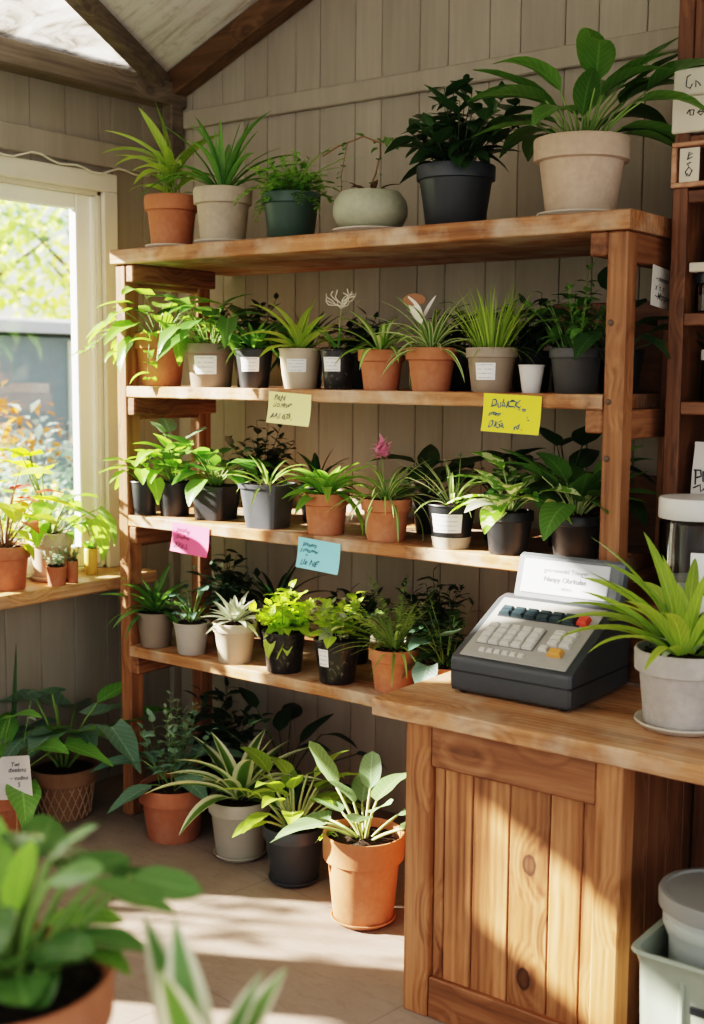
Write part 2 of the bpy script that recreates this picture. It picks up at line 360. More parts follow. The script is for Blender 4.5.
# ------------------------------------------------------------------ mesh builder
class MB:
    def __init__(self): self.v = []; self.f = []; self.uv = []; self.r = []; self.mi = []; self.mats = []
    def mat(self, m):
        if m not in self.mats: self.mats.append(m)
        return self.mats.index(m)
    def face(self, idx, uvs=None, rnd=0.5, mi=0):
        self.f.append(idx); self.uv.append(uvs or [(0, 0)] * len(idx)); self.r.append(rnd); self.mi.append(mi)
    def box(self, a, b, bev=0.0, mi=0, M4=None):
        x0, y0, z0 = (min(a[i], b[i]) for i in range(3)); x1, y1, z1 = (max(a[i], b[i]) for i in range(3))
        e = min(bev, (x1 - x0) * .45, (y1 - y0) * .45, (z1 - z0) * .45)
        n = len(self.v)
        if e <= 0:
            P = [(x0, y0, z0), (x1, y0, z0), (x1, y1, z0), (x0, y1, z0), (x0, y0, z1), (x1, y0, z1), (x1, y1, z1), (x0, y1, z1)]
            F = [(0, 3, 2, 1), (4, 5, 6, 7), (0, 1, 5, 4), (1, 2, 6, 5), (2, 3, 7, 6), (3, 0, 4, 7)]
        else:
            P = []; F = []
            X = ((x0, x0 + e, x1 - e, x1)); Y = (y0, y0 + e, y1 - e, y1); Z = (z0, z0 + e, z1 - e, z1)
            def sx(i): return X[0] if i == 0 else X[3]
            # 24 verts: per corner three
            idx = {}
            for i in (0, 1):
                for j in (0, 1):
                    for k in (0, 1):
                        for ax in range(3):
                            p = [X[1] if i == 0 else X[2], Y[1] if j == 0 else Y[2], Z[1] if k == 0 else Z[2]]
                            o = [(X[0], X[3])[i], (Y[0], Y[3])[j], (Z[0], Z[3])[k]]
                            p[ax] = o[ax]
                            idx[(i, j, k, ax)] = len(P); P.append(tuple(p))
            g = lambda i, j, k, ax: idx[(i, j, k, ax)]
            for s in (0, 1):
                F.append([g(s, 0, 0, 0), g(s, 1, 0, 0), g(s, 1, 1, 0), g(s, 0, 1, 0)])
                F.append([g(0, s, 0, 1), g(1, s, 0, 1), g(1, s, 1, 1), g(0, s, 1, 1)])
                F.append([g(0, 0, s, 2), g(1, 0, s, 2), g(1, 1, s, 2), g(0, 1, s, 2)])
            for i in (0, 1):
                for j in (0, 1):
                    F.append([g(i, j, 0, 0), g(i, j, 1, 0), g(i, j, 1, 1), g(i, j, 0, 1)])
                    F.append([g(i, 0, j, 0), g(i, 1, j, 0), g(i, 1, j, 2), g(i, 0, j, 2)])
                    F.append([g(0, i, j, 1), g(1, i, j, 1), g(1, i, j, 2), g(0, i, j, 2)])
                    for k in (0, 1):
                        F.append([g(i, j, k, 0), g(i, j, k, 1), g(i, j, k, 2)])
            c = Vector(((x0 + x1) / 2, (y0 + y1) / 2, (z0 + z1) / 2))
            for q in range(len(F)):
                p = [Vector(P[t]) for t in F[q]]
                nn = (p[1] - p[0]).cross(p[2] - p[0])
                if nn.dot(sum(p, Vector()) / len(p) - c) < 0: F[q] = list(reversed(F[q]))
        for p in P: self.v.append(tuple(M4 @ Vector(p)) if M4 else p)
        for f in F: self.face([n + t for t in f], mi=mi)
    def beam(self, p0, p1, w, h, mi=0, bev=.003, up=(0, 0, 1)):
        p0, p1 = Vector(p0), Vector(p1); d = (p1 - p0); ln = d.length; d.normalize()
        s = d.cross(Vector(up)).normalized(); u = s.cross(d)
        m = Matrix.Translation(p0) @ Matrix(((d.x, s.x, u.x, 0), (d.y, s.y, u.y, 0), (d.z, s.z, u.z, 0), (0, 0, 0, 1)))
        self.box((0, -w / 2, -h / 2), (ln, w / 2, h / 2), bev, mi, m)
    def tube(self, pts, rad, sides=6, mi=0, rnd=.5, caps=True):
        pts = [Vector(p) for p in pts]; n = len(pts)
        if isinstance(rad, (int, float)): rad = [rad] * n
        base = len(self.v); prev = None
        for i, p in enumerate(pts):
            t = (pts[min(i + 1, n - 1)] - pts[max(i - 1, 0)]).normalized()
            if prev is None:
                s = t.cross(Vector((0, 0, 1)));
                if s.length < 1e-3: s = t.cross(Vector((1, 0, 0)))
            else: s = prev - t * prev.dot(t)
            s.normalize(); prev = s; b = t.cross(s)
            for k in range(sides):
                a = 2 * PI * k / sides
                self.v.append(tuple(p + (s * math.cos(a) + b * math.sin(a)) * rad[i]))
        for i in range(n - 1):
            for k in range(sides):
                k2 = (k + 1) % sides
                self.face([base + i * sides + k, base + i * sides + k2, base + (i + 1) * sides + k2, base + (i + 1) * sides + k], [(.5, i / n)] * 4, rnd, mi)
        if caps:
            self.face([base + k for k in reversed(range(sides))], None, rnd, mi)
            self.face([base + (n - 1) * sides + k for k in range(sides)], None, rnd, mi)
    def lathe(self, prof, seg=40, mi=0, c=(0, 0), a0=0, a1=2 * PI, sq=0.0, rot=0):
        """prof: (radius, height) from outside bottom round to the inside; sq squares the plan"""
        full = abs(a1 - a0 - 2 * PI) < 1e-6
        m = seg if full else seg + 1
        base = len(self.v)
        for (r, z) in prof:
            for k in range(m):
                a = a0 + (a1 - a0) * k / seg
                rr = r
                if sq > 0:
                    p = 2 + sq * 8
                    rr = r / (abs(math.cos(a)) ** p + abs(math.sin(a)) ** p) ** (1 / p)
                self.v.append((c[0] + rr * math.cos(a + rot), c[1] + rr * math.sin(a + rot), z))
        for i in range(len(prof) - 1):
            for k in range(seg):
                k2 = (k + 1) % m
                self.face([base + i * m + k, base + i * m + k2, base + (i + 1) * m + k2, base + (i + 1) * m + k],
                          [(k / seg, i / (len(prof) - 1)), ((k + 1) / seg, i / (len(prof) - 1)), ((k + 1) / seg, (i + 1) / (len(prof) - 1)), (k / seg, (i + 1) / (len(prof) - 1))], .5, mi)
        if full:
            if prof[0][0] > 1e-5: self.face([base + k for k in reversed(range(m))], None, .5, mi)
            if prof[-1][0] > 1e-5: self.face([base + (len(prof) - 1) * m + k for k in range(m)], None, .5, mi)
    def leaf(self, base, az, el, Ln, W, shape='ovate', bend=50, fold=.22, roll=0, sway=0, wave=0, ns=8, nc=4, mi=0, rnd=.5, bp=1.0, tip=0):
        p = Vector(base); b0 = len(self.v); nv = 0
        for i in range(ns + 1):
            v = i / ns
            e = R(el - bend * v ** bp); a = az + R(sway) * v
            h = Vector((math.cos(a), math.sin(a), 0))
            t = h * math.cos(e) + Vector((0, 0, math.sin(e)))
            n = -h * math.sin(e) + Vector((0, 0, math.cos(e)))
            s = t.cross(n)
            if roll:
                q = Matrix.Rotation(R(roll) * (.4 + .6 * v), 3, t); n = q @ n; s = q @ s
            w = W / 2 * width(shape, v)
            for j in range(nc + 1):
                u = -1 + 2 * j / nc
                dz = fold * w * abs(u) ** 1.3 + (wave * w * math.sin(v * 13 + u * 2.0 + rnd * 9) * abs(u) if wave else 0)
                q = p + s * (u * w * (1 - .12 * fold)) + n * dz
                if shape == 'heart' and i == 0: q -= t * (abs(u) * Ln * .10)
                self.v.append(tuple(q))
            if i < ns: p = p + t * (Ln / ns)
        m = nc + 1
        for i in range(ns):
            for j in range(nc):
                self.face([b0 + i * m + j, b0 + i * m + j + 1, b0 + (i + 1) * m + j + 1, b0 + (i + 1) * m + j],
                          [(j / nc, i / ns), ((j + 1) / nc, i / ns), ((j + 1) / nc, (i + 1) / ns), (j / nc, (i + 1) / ns)], rnd, mi)
        return p
    def build(self, name, mat, parent=None, loc=None, smooth=True, ang=40, solid=False):
        me = bpy.data.meshes.new(name)
        me.from_pydata(self.v, [], self.f)
        mats = mat if isinstance(mat, (list, tuple)) else [mat]
        for m in mats: me.materials.append(M[m] if isinstance(m, str) else m)
        uv = me.uv_layers.new(name='UVMap')
        flat = [c for f in self.uv for p in f for c in p]
        uv.data.foreach_set('uv', flat)
        at_ = me.attributes.new('rnd', 'FLOAT', 'FACE'); at_.data.foreach_set('value', self.r)
        me.polygons.foreach_set('material_index', self.mi)
        me.polygons.foreach_set('use_smooth', [smooth] * len(self.f))
        me.update()
        if smooth and ang < 180: me.set_sharp_from_angle(angle=R(ang))
        o = bpy.data.objects.new(name, me); col.objects.link(o)
        if parent is not None: o.parent = parent
        if loc is not None: o.location = loc
        return o

def width(shape, v):
    if shape == 'strap': return max(0.02, (.45 + .55 * min(1, v / .35)) * (1 - v ** 2.6) ** .9)
    if shape == 'grass': return max(0.03, (.7 + .3 * min(1, v / .3)) * (1 - v ** 1.8))
    if shape == 'lance': return max(0.02, math.sin(PI * v ** .72) ** .85) if 0 < v < 1 else .06
    if shape == 'ovate': return max(0.02, math.sin(PI * v ** .62) ** .8 * (1.0 - .12 * v)) if 0 < v < 1 else .05
    if shape == 'heart': return (max(.02, (1 - v ** 1.9)) ** .75 * (.72 + .28 * math.sin(PI * min(1, v * 1.7))))
    if shape == 'blunt': return max(.05, math.sin(PI * v ** .85) ** .55) if 0 < v < 1 else .08
    if shape == 'round': return max(.05, math.sqrt(max(0, 1 - (2 * v - 1) ** 2)) ** .9)
    return 1

# ------------------------------------------------------------------ things
def tag(o, label=None, cat=None, group=None, kind=None):
    if label: o['label'] = label
    if cat: o['category'] = cat
    if group: o['group'] = group
    if kind: o['kind'] = kind
    return o

def thing(name, label, cat, loc=(0, 0, 0), rz=0, group=None):
    o = bpy.data.objects.new(name, None); col.objects.link(o)
    o.empty_display_size = .05
    o.location = loc; o.rotation_euler = (0, 0, rz)
    return tag(o, label, cat, group)

def struct(name, mb, mat, parent=None, **kw):
    o = mb.build(name, mat, parent, **kw)
    if parent is None: o['kind'] = 'structure'
    return o

def text_mesh(body, size, mat, parent, M4, name='handwriting', shear=.15, align='LEFT', space=1.0, bold=0):
    cu = bpy.data.curves.new('t', 'FONT'); cu.body = body; cu.size = size; cu.shear = shear; cu.align_x = align
    cu.space_character = space; cu.offset = bold; cu.resolution_u = 3
    ob = bpy.data.objects.new('t', cu); col.objects.link(ob)
    dg = bpy.context.evaluated_depsgraph_get()
    me = bpy.data.meshes.new_from_object(ob.evaluated_get(dg))
    bpy.data.objects.remove(ob); bpy.data.curves.remove(cu)
    me.name = name; me.materials.clear(); me.materials.append(mat)
    for v in me.vertices: v.co = M4 @ v.co
    o = bpy.data.objects.new(name, me); col.objects.link(o); o.parent = parent
    return o
def join_text(objs):
    """several written lines on one sheet become one mesh"""
    a = objs[0]; vs = []; fs = []
    for o in objs:
        n = len(vs); vs += [tuple(v.co) for v in o.data.vertices]; fs += [[n + i for i in p.vertices] for p in o.data.polygons]
    me = bpy.data.meshes.new(a.name); me.from_pydata(vs, [], fs); me.materials.append(a.data.materials[0])
    a.data = me
    for o in objs[1:]: bpy.data.objects.remove(o)
    return a

# ------------------------------------------------------------------ pots and plants
def lerp(a, b, t): return a + (b - a) * t
def pot_profile(kind, rt, rb, h):
    """outside from the base up, over the rim, down inside to just under the soil"""
    w = max(.004, rt * .07)
    if kind == 'terra':
        hb = h * .70; rr = lerp(rb, rt * .93, .70 / 1)
        return [(rb * .96, 0), (rb, .004), (rr, hb - .003), (rr + .001, hb), (rt * .985, hb + .004), (rt, h - .006), (rt - .003, h), (rt - w * .8, h), (rt - w, h - .004), (rt - w * 1.3, h * .80), (rb - w, h * .35)]
    if kind == 'band':
        hb = h * .76; rr = lerp(rb, rt * .96, .76)
        return [(rb * .97, 0), (rb, .003), (rr, hb), (rr + .0015, hb + .002), (rt * .99, hb + .004), (rt, h - .003), (rt - .002, h), (rt - w * .55, h), (rt - w * .7, h - .004), (rt - w, h * .8), (rb - w, h * .35)]
    if kind == 'taper':
        return [(rb * .97, 0), (rb, .003), (lerp(rb, rt, .95), h * .95), (rt + .0015, h * .955), (rt + .0025, h - .003), (rt + .001, h), (rt - .003, h), (rt - .005, h - .006), (rt * .93, h * .8), (rb * .93, h * .35)]
    if kind == 'bowl':
        return [(rb, 0), (rb * 1.02, .006), (rt * .86, h * .17), (rt * .99, h * .42), (rt, h * .58), (rt * .96, h * .78), (rt * .84, h * .94), (rt * .78, h), (rt * .73, h), (rt * .72, h * .95), (rt * .8, h * .8), (rt * .7, h * .4)]
    if kind == 'tube':
        return [(rb * .95, 0), (rb, .004), (rt, h - .003), (rt - .002, h), (rt - .004, h), (rt - .005, h * .8), (rb - .005, h * .4)]
SOILZ = {'terra': .90, 'band': .92, 'taper': .93, 'bowl': .93, 'square': .93, 'tube': .9}

def g_strap(F, S, g, z, n, Ln, W, el, bend, shape='strap', r0=.012, ns=10, nc=4, sway=14, fold=.35, azc=None, azr=180, lean=(0, 0), off=(0, 0), mi=0, roll=20):
    for i in range(n):
        k = (i + .5) / n
        az = R(i * 137.5 + g.uniform(-18, 18)) if azc is None else R(azc + g.uniform(-azr, azr))
        e = lerp(el[0], el[1], k) + g.uniform(-7, 7)
        l = g.uniform(*Ln) * (1.0 if k < .8 else lerp(1, .8, (k - .8) / .2))
        rr = r0 * (1 - k * .7)
        F.leaf((off[0] + rr * math.cos(az), off[1] + rr * math.sin(az), z), az, e, l, g.uniform(*W), shape, g.uniform(*bend) * lerp(1.1, .75, k), fold, g.uniform(-roll, roll), g.uniform(-sway, sway), 0, ns, nc, mi, g.random(), .9)

def g_broad(F, S, g, z, n, pet, Ln, W, el, lt=(35, 60), bend=(25, 55), shape='ovate', pr=.0028, pbend=22, wave=.05, fold=.2, azc=None, azr=180, off=(0, 0), r0=.012, mi=0, ns=8, nc=4, roll=20):
    for i in range(n):
        k = (i + .5) / n
        az = (i * 137.5 + g.uniform(-22, 22)) if azc is None else azc + g.uniform(-azr, azr)
        e = lerp(el[0], el[1], k) + g.uniform(-8, 8)
        pl = g.uniform(*pet)
        a = R(az); h = Vector((math.cos(a), math.sin(a), 0))
        p = Vector((off[0], off[1], z - .005)) + h * (r0 * (1 - k * .6)); pts = [p.copy()]
        for q in range(4):
            ee = R(e - pbend * (q / 3.0)); p = p + (h * math.cos(ee) + Vector((0, 0, math.sin(ee)))) * (pl / 4); pts.append(p.copy())
        S.tube(pts, [pr * 1.25, pr * 1.1, pr, pr * .9, pr * .75], 5)
        s = g.uniform(.82, 1.0)
        F.leaf(p, R(az + g.uniform(-25, 25)), e - pbend - .72 * g.uniform(*lt), g.uniform(*Ln) * s * 1.08, g.uniform(*W) * s * 1.15, shape, g.uniform(*bend), fold, g.uniform(-roll, roll), g.uniform(-12, 12), wave, ns, nc, mi, g.random())

def g_bush(F, S, g, z, nst, H, spread, nl, Ln, W, shape='ovate', bend=(20, 50), el=(5, 45), pr=.002, r0=.02, ns=5, nc=2, whorl=1, start=.25, azc=None, azr=180, mi=0, droop=0, fold=.2, tipscale=.55, wave=.05):
    for i in range(nst):
        k = (i + .5) / nst
        az = (i * 137.5 + g.uniform(-20, 20)) if azc is None else azc + g.uniform(-azr, azr)
        a = R(az); lean = spread * math.sqrt(k) * g.uniform(.7, 1.1)
        hh = g.uniform(*H) * (1 - .2 * k); h = Vector((math.cos(a), math.sin(a), 0))
        p = Vector((0, 0, z - .005)) + h * r0 * math.sqrt(k); pts = [p.copy()]; NS = 8
        for q in range(NS):
            l = R(lean * (.45 + .75 * q / NS) + droop * (q / NS) ** 2)
            p = p + (h * math.sin(l) + Vector((0, 0, math.cos(l)))) * (hh / NS) + Vector((g.uniform(-1, 1), g.uniform(-1, 1), 0)) * hh * .012; pts.append(p.copy())
        S.tube(pts, [lerp(pr, pr * .45, q / NS) for q in range(NS + 1)], 5)
        c = 0
        for q in range(nl):
            t = lerp(start, 1, q / max(1, nl - 1)); x = t * NS; j = min(int(x), NS - 1)
            b = pts[j].lerp(pts[j + 1], x - j)
            for w_ in range(whorl):
                aa = q * 137.5 + w_ * 360 / whorl + g.uniform(-25, 25) + az
                sc = lerp(1, tipscale, t ** 3) * g.uniform(.8, 1.1)
                F.leaf(b, R(aa), g.uniform(*el) + 25 * t ** 4, g.uniform(*Ln) * sc, g.uniform(*W) * sc, shape, g.uniform(*bend), fold, g.uniform(-25, 25), 0, wave, ns, nc, mi, g.random())

def g_fern(F, S, g, z, n, Ln, el, bend, lw=.018, ll=.05, nl=16, azc=None, azr=180, pr=.0016, mi=0):
    for i in range(n):
        k = (i + .5) / n
        az = (i * 137.5 + g.uniform(-20, 20)) if azc is None else azc + g.uniform(-azr, azr)
        e0 = lerp(el[0], el[1], k) + g.uniform(-6, 6); l = g.uniform(*Ln); bd = g.uniform(*bend)
        a = R(az); h = Vector((math.cos(a), math.sin(a), 0)); p = Vector((0, 0, z)) + h * .012; pts = [p.copy()]; NS = 10; els = [e0]
        for q in range(NS):
            e = e0 - bd * (q / NS); els.append(e)
            p = p + (h * math.cos(R(e)) + Vector((0, 0, math.sin(R(e))))) * (l / NS); pts.append(p.copy())
        S.tube(pts, [lerp(pr, pr * .4, q / NS) for q in range(NS + 1)], 4)
        for q in range(nl):
            t = lerp(.2, 1, q / nl); x = t * NS; j = min(int(x), NS - 1); b = pts[j].lerp(pts[j + 1], x - j)
            sc = math.sin(PI * (.12 + .83 * t)) ** .8
            for sg in (-1, 1):
                F.leaf(b, a + sg * R(62), els[j] * .25 + g.uniform(-14, 22), ll * sc * g.uniform(.85, 1.15), lw * sc * 1.1 + .002, 'lance', 30, .1, 0, 0, 0, 3, 2, mi, g.random())

def g_vine(F, S, g, z, pts, nl, Ln, W, shape='heart', pr=.0018, mi=0):
    pts = [Vector(p) for p in pts]
    S.tube(pts, pr, 5)
    for q in range(nl):
        x = (q + .3) / nl * (len(pts) - 1); j = min(int(x), len(pts) - 2); b = pts[j].lerp(pts[j + 1], x - j)
        d = pts[j + 1] - pts[j]; az = math.atan2(d.y, d.x) + (1 if q % 2 else -1) * R(g.uniform(30, 75))
        F.leaf(b, az, g.uniform(-10, 25), g.uniform(*Ln), g.uniform(*W), shape, g.uniform(40, 85), .2, g.uniform(-20, 20), 0, .05, 6, 4, mi, g.random())

CAMAZ = lambda p: math.degrees(math.atan2(CAM.y - p.y, CAM.x - p.x))

def potted(name, label, pos, pot, gens, seed, leafmats, stem='stem', saucer=None, sticker=None, group=None, cat='potted plant', soil=True, rot=0, sq=.55, stickmat='sticker', clampx=None, zmax=None, free=False):
    kind, rt, rb, h, pm = pot
    t = thing(name, label, cat, pos, 0, group)
    g = random.Random(seed)
    z0 = 0
    if saucer:
        sm_, sr = saucer
        b = MB(); b.lathe([(sr * .8, 0), (sr * .86, .003), (sr, .016), (sr, .02), (sr - .004, .02), (sr * .84, .008), (0.0001, .008)], 40)
        b.build('saucer', sm_, t); z0 = .009
    b = MB()
    if kind == 'square':
        k = 1.06
        prof = [(rb, 0), (lerp(rb, rt, .9), h * .9), (rt * 1.05, h * .905), (rt * 1.06, h), (rt * .98, h), (rt * .95, h * .85), (rb * .9, h * .4)]
        b.lathe(prof, 48, 0, sq=sq, rot=R(rot))
    else:
        prof = pot_profile(kind, rt, rb, h); b.lathe(prof, 44)
    po = b.build('pot', pm, t, (0, 0, z0))
    zs = z0 + h * SOILZ[kind]
    rs = {'bowl': rt * .72}.get(kind, lerp(rb, rt, .9) - rt * (.09 if kind in ('terra', 'band') else .05))
    if soil:
        s = MB(); rings = [(rs * f) for f in (1.0, .8, .55, .3, .08)]
        for i, r in enumerate(rings):
            for k in range(24):
                a = 2 * PI * k / 24; s.v.append((r * math.cos(a), r * math.sin(a), (0 if i == 0 else g.uniform(0, .008) + .004 * i * .6)))
        for i in range(4):
            for k in range(24): s.face([i * 24 + k, i * 24 + (k + 1) % 24, (i + 1) * 24 + (k + 1) % 24, (i + 1) * 24 + k])
        s.face([96 + k for k in range(24)])
        for k in range(26):       # loose crumbs
            a = g.uniform(0, 2 * PI); r = rs * math.sqrt(g.random()) * .92; q = g.uniform(.003, .007); n = len(s.v); c = (r * math.cos(a), r * math.sin(a), .009)
            for d in ((q, 0, 0), (0, q, 0), (-q, 0, 0), (0, -q, 0), (0, 0, q)): s.v.append(tuple(c[i] + d[i] for i in range(3)))
            for i in range(4): s.face([n + i, n + (i + 1) % 4, n + 4])
        s.build('soil', 'soil', t, (0, 0, zs))
    if sticker:
        daz, wid, f0, f1 = sticker
        ca = R(CAMAZ(Vector(pos)) + daz); rm = lerp(rb, rt, (f0 + f1) / 2)
        hw = wid / 2 / rm
        kk = .93 if kind == 'terra' else .965 if kind == 'band' else 1
        rr = lambda f: lerp(rb, rt * kk, f) + .0022
        st = MB(); st.lathe([(rr(f0), h * f0), (rr((f0 + f1) / 2), h * (f0 + f1) / 2), (rr(f1), h * f1)], 10, 0, a0=ca - hw, a1=ca + hw)
        st.build('label_sticker', stickmat, po)
    F, S = MB(), MB()
    for fn, kw in gens:
        kw = dict(kw); zz = kw.pop('dz', 0); fn(F, S, g, zs + zz, **kw)
    px_, py_, pz_ = pos
    for B_ in (F, S):
        for q, v in enumerate(B_.v):
            x, y, z = v[0] + px_, v[1] + py_, v[2] + pz_
            x = max(x, (clampx if clampx is not None else XL + .006) + .012 * (q % 7) / 7); y = min(y, YB - .004 - .01 * (q % 5) / 5)
            if zmax and -.012 < y: z = min(z, zmax - .02 * (q % 9) / 9)
            if pz_ > .1 and not free and y > -.02 and abs(v[0]) + abs(v[1]) > .03: z = max(z, pz_ + .004)
            B_.v[q] = (x - px_, y - py_, z - pz_)
    if F.v: F.build('foliage', [leafmats] if isinstance(leafmats, str) else leafmats, t, ang=180)
    if S.v: S.build('stems', stem, t, ang=180)
    t['_top'] = zs
    return t

def px_pot(c, wr, wb, hp, z, kind, mat, y=None, by=None):
    """pot measured off the photograph: centre column, rim and base width, height; stands at height z"""
    if by is not None:
        p = at(c, by, 2, z); m = mpp(p); d = Vector((p.x - CAM.x, p.y - CAM.y, 0)).normalized()
        pos = p + d * (wb / 2 * m)
        if z > .1 and pos.y < wb / 2 * m + .012: pos = spot(c, wb / 2 * m + .012, z)     # keep the whole base on the board
    else:
        pos = spot(c, y, z)
    m = mpp(pos)
    return pos, (kind, wr / 2 * m, wb / 2 * m, hp * m, mat)

# ------------------------------------------------------------------ the room
XL, YB = -.34, .66            # inner faces of the left wall and the back wall
FX0, FX1, FY0 = -.6, 5.2, -5.0
b = MB(); b.box((XL - .16, FY0, -.08), (FX1, YB + .1, 0)); struct('floor', b, 'floor', smooth=False)

BW = .172
b = MB(); x = XL
while x < FX1 - .01:
    x1 = min(x + BW * (.72, 1.0, .86)[int(x * 10) % 3], FX1)
    ztop = 2.95 + .4 * (min(x, 2.4) - XL) if x < 2.4 else 2.95 + .4 * (2.4 - XL) - .4 * (x1 - 2.4)
    b.box((x + .0012, YB, 0), (x1 - .0012, YB + .02, ztop + .03), .0025)
    x = x1
b.box((XL - .1, YB + .02, 0), (FX1, YB + .08, 2.95))
n = len(b.v); pk = 2.95 + .4 * (2.4 - XL)
for yy in (YB + .02, YB + .08):
    b.v += [(XL - .1, yy, 2.95), (FX1, yy, 2.95), (FX1, yy, 2.98), (2.4, yy, pk), (XL, yy, 2.98)]
b.face([n, n + 1, n + 2, n + 3, n + 4]); b.face([n + 9, n + 8, n + 7, n + 6, n + 5])
struct('wall_back', b, 'siding', smooth=False)

# left wall with two glazed openings
W1 = (-.74, .25, .915, 2.46); W2 = (-1.58, -.90, .40, 2.46); W3 = (-2.70, -1.72, .42, 1.90)
def left_boards():
    b = MB(); edges = [YB]
    y = YB
    while y > FY0 + .01:
        y0 = y - BW
        for e in (W1[0], W1[1], W2[0], W2[1], W3[0], W3[1]):
            if y0 < e < y - .001: y0 = e
        y0 = max(y0, FY0); edges.append(y0); y = y0
    for a, c in zip(edges[1:], edges[:-1]):
        m = (a + c) / 2; spans = [(0, 3.0)]
        for w in (W1, W2, W3):
            if w[0] < m < w[1]: spans = [(0, w[2]), (w[3], 3.0)]
        for s in spans:
            b.box((XL - .02, a + .0012, s[0]), (XL, c - .0012, s[1]), .0025)
            b.box((XL - .12, a, s[0]), (XL - .02, c, s[1]))
    return b
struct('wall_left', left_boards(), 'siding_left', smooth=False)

def window(nm, w, pane=True, bars=0):
    y0, y1, z0, z1 = w; c = .075
    b = MB()     # casing on the wall face and deep jambs
    b.box((XL, y0 - c, z1), (XL + .022, y1 + c, z1 + c), .004)
    b.box((XL, y0 - c, z0), (XL + .022, y0, z1), .004)
    b.box((XL, y1, z0), (XL + .022, y1 + c, z1), .004)
    b.box((XL - .12, y0, z1 - .015), (XL, y1, z1)); b.box((XL - .12, y0, z0), (XL, y0 + .015, z1)); b.box((XL - .12, y1 - .015, z0), (XL, y1, z1))
    b.box((XL - .12, y0, z0), (XL, y1, z0 + .012))
    o = struct(nm, b, 'trim', smooth=False)
    s = MB(); q = .088; xa, xb = XL - .075, XL - .03
    s.box((xa, y0 + .015, z0 + .012), (xb, y0 + .015 + q, z1 - .015), .005); s.box((xa, y1 - .015 - q, z0 + .012), (xb, y1 - .015, z1 - .015), .005)
    ya, yb = y0 + .0155 + q, y1 - .0155 - q
    s.box((xa + .002, ya, z0 + .012), (xb - .002, yb, z0 + .012 + q), .005); s.box((xa + .002, ya, z1 - .015 - q * .7), (xb - .002, yb, z1 - .015), .005)
    for k in range(bars):
        yy = lerp(y0, y1, (k + 1) / (bars + 1)); s.box((xa, yy - .02, z0), (xb, yy + .02, z1), .004)
    f = s.build('window_sash', 'white_frame', o, smooth=False); 
    s2 = MB(); s2.box((XL - .0295, y1 - .015 - .02, z0 + .02), (XL - .015, y1 - .015, z1 - .02), .003); s2.build('window_bead', 'white_frame', o, smooth=False)
    gp = MB(); gp.box((XL - .055, y0 + .095, z0 + .09), (XL - .051, y1 - .095, z1 - .07)); gp.build('window_pane', m_glass('pane_glass_' + nm), f, smooth=False)
    return o
window('window_1', W1); window('window_2', W2); w4 = window('window_4', W3, bars=1)
b = MB(); b.box((XL - .11, W3[0] + .105, 1.04), (XL - .02, W3[1] - .015, 1.48), .004); b.build('sun_split_panel', 'trim', w4, smooth=False)  # unseen panel added to split the sun into bands on the counter

SZ = .915
b = MB(); b.box((XL - .055, -.80, SZ - .05), (XL + .222, .335, SZ), .006)
struct('trim_1', b, 'sill', smooth=False)             # wooden window sill board
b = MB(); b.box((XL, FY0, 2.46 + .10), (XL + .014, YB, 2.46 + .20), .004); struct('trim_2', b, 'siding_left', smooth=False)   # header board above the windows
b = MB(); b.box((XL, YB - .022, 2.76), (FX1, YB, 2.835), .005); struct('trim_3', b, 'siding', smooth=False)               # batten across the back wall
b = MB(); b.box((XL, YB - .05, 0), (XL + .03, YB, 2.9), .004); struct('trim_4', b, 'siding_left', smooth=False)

# roof: plane rising from the left wall
RS = .4
def rz(x): return 2.97 + RS * (x - XL)
def roof_pts(P, t): return P
# diagonal rafter runs in the roof plane from the corner towards the room
D0 = (XL + .02, YB - .04); D1 = (1.0, .66 - 3.05)
def slab(b, pts, t):
    n = len(b.v)
    for (x, y) in pts: b.v.append((x, y, rz(x)))
    for (x, y) in pts: b.v.append((x, y, rz(x) + t))
    m = len(pts)
    b.face([n + i for i in range(m)]); b.face([n + m + i for i in reversed(range(m))])
    for i in range(m):
        j = (i + 1) % m; b.face([n + i, n + m + i, n + m + j, n + j])
b = MB(); slab(b, [(D0[0], D0[1]), (D0[0], YB + .1), (2.4, YB + .1), (2.4, FY0), (D1[0] + .75, FY0), (D1[0], D1[1])], .03)
struct('ceiling', b, 'roof', smooth=False)
b = MB(); slab(b, [(XL - .1, D0[1] + .1), (D0[0], D0[1]), (D1[0], D1[1]), (D1[0] + .75, FY0), (XL - .1, FY0)], .008)
struct('window_3', b, 'poly', smooth=False)           # translucent roof light
b = MB(); n = 0
for (x, y) in ((2.4, FY0), (2.4, YB + .1), (FX1, YB + .1), (FX1, FY0)): b.v.append((x, y, rz(2.4) - RS * (x - 2.4)))
for i in range(4): b.v.append((b.v[i][0], b.v[i][1], b.v[i][2] + .03))
b.face([0, 3, 2, 1]); b.face([4, 5, 6, 7]); 
for i in range(4): j = (i + 1) % 4; b.face([i, j, 4 + j, 4 + i])
struct('ceiling', b, 'roof', smooth=False)

def timber(label, p0, p1, w, h, mat, name='roof_beam', cat='beam', up=(0, 0, 1)):
    b = MB(); b.beam(p0, p1, w, h, 0, .006, up); o = b.build(name, mat, smooth=False)
    o['kind'] = 'structure'
    return o
timber('', (XL + .045, FY0, 2.895), (XL + .045, YB, 2.895), .10, .095, 'beam', 'trim_5')
timber('', (XL + .02, YB - .045, rz(XL + .02) - .06), (2.4, YB - .045, rz(2.4) - .06), .085, .10, 'rafter', 'trim_6')
timber('', (XL + .04, YB - .08, rz(XL + .04) - .05), (D1[0], D1[1], rz(D1[0]) - .05), .058, .08, 'beam', 'trim_7')
b = MB(); b.box((XL + .03, YB - .09, 2.62), (XL + .09, YB - .022, 2.90), .004); struct('trim_8', b, 'beam', smooth=False)

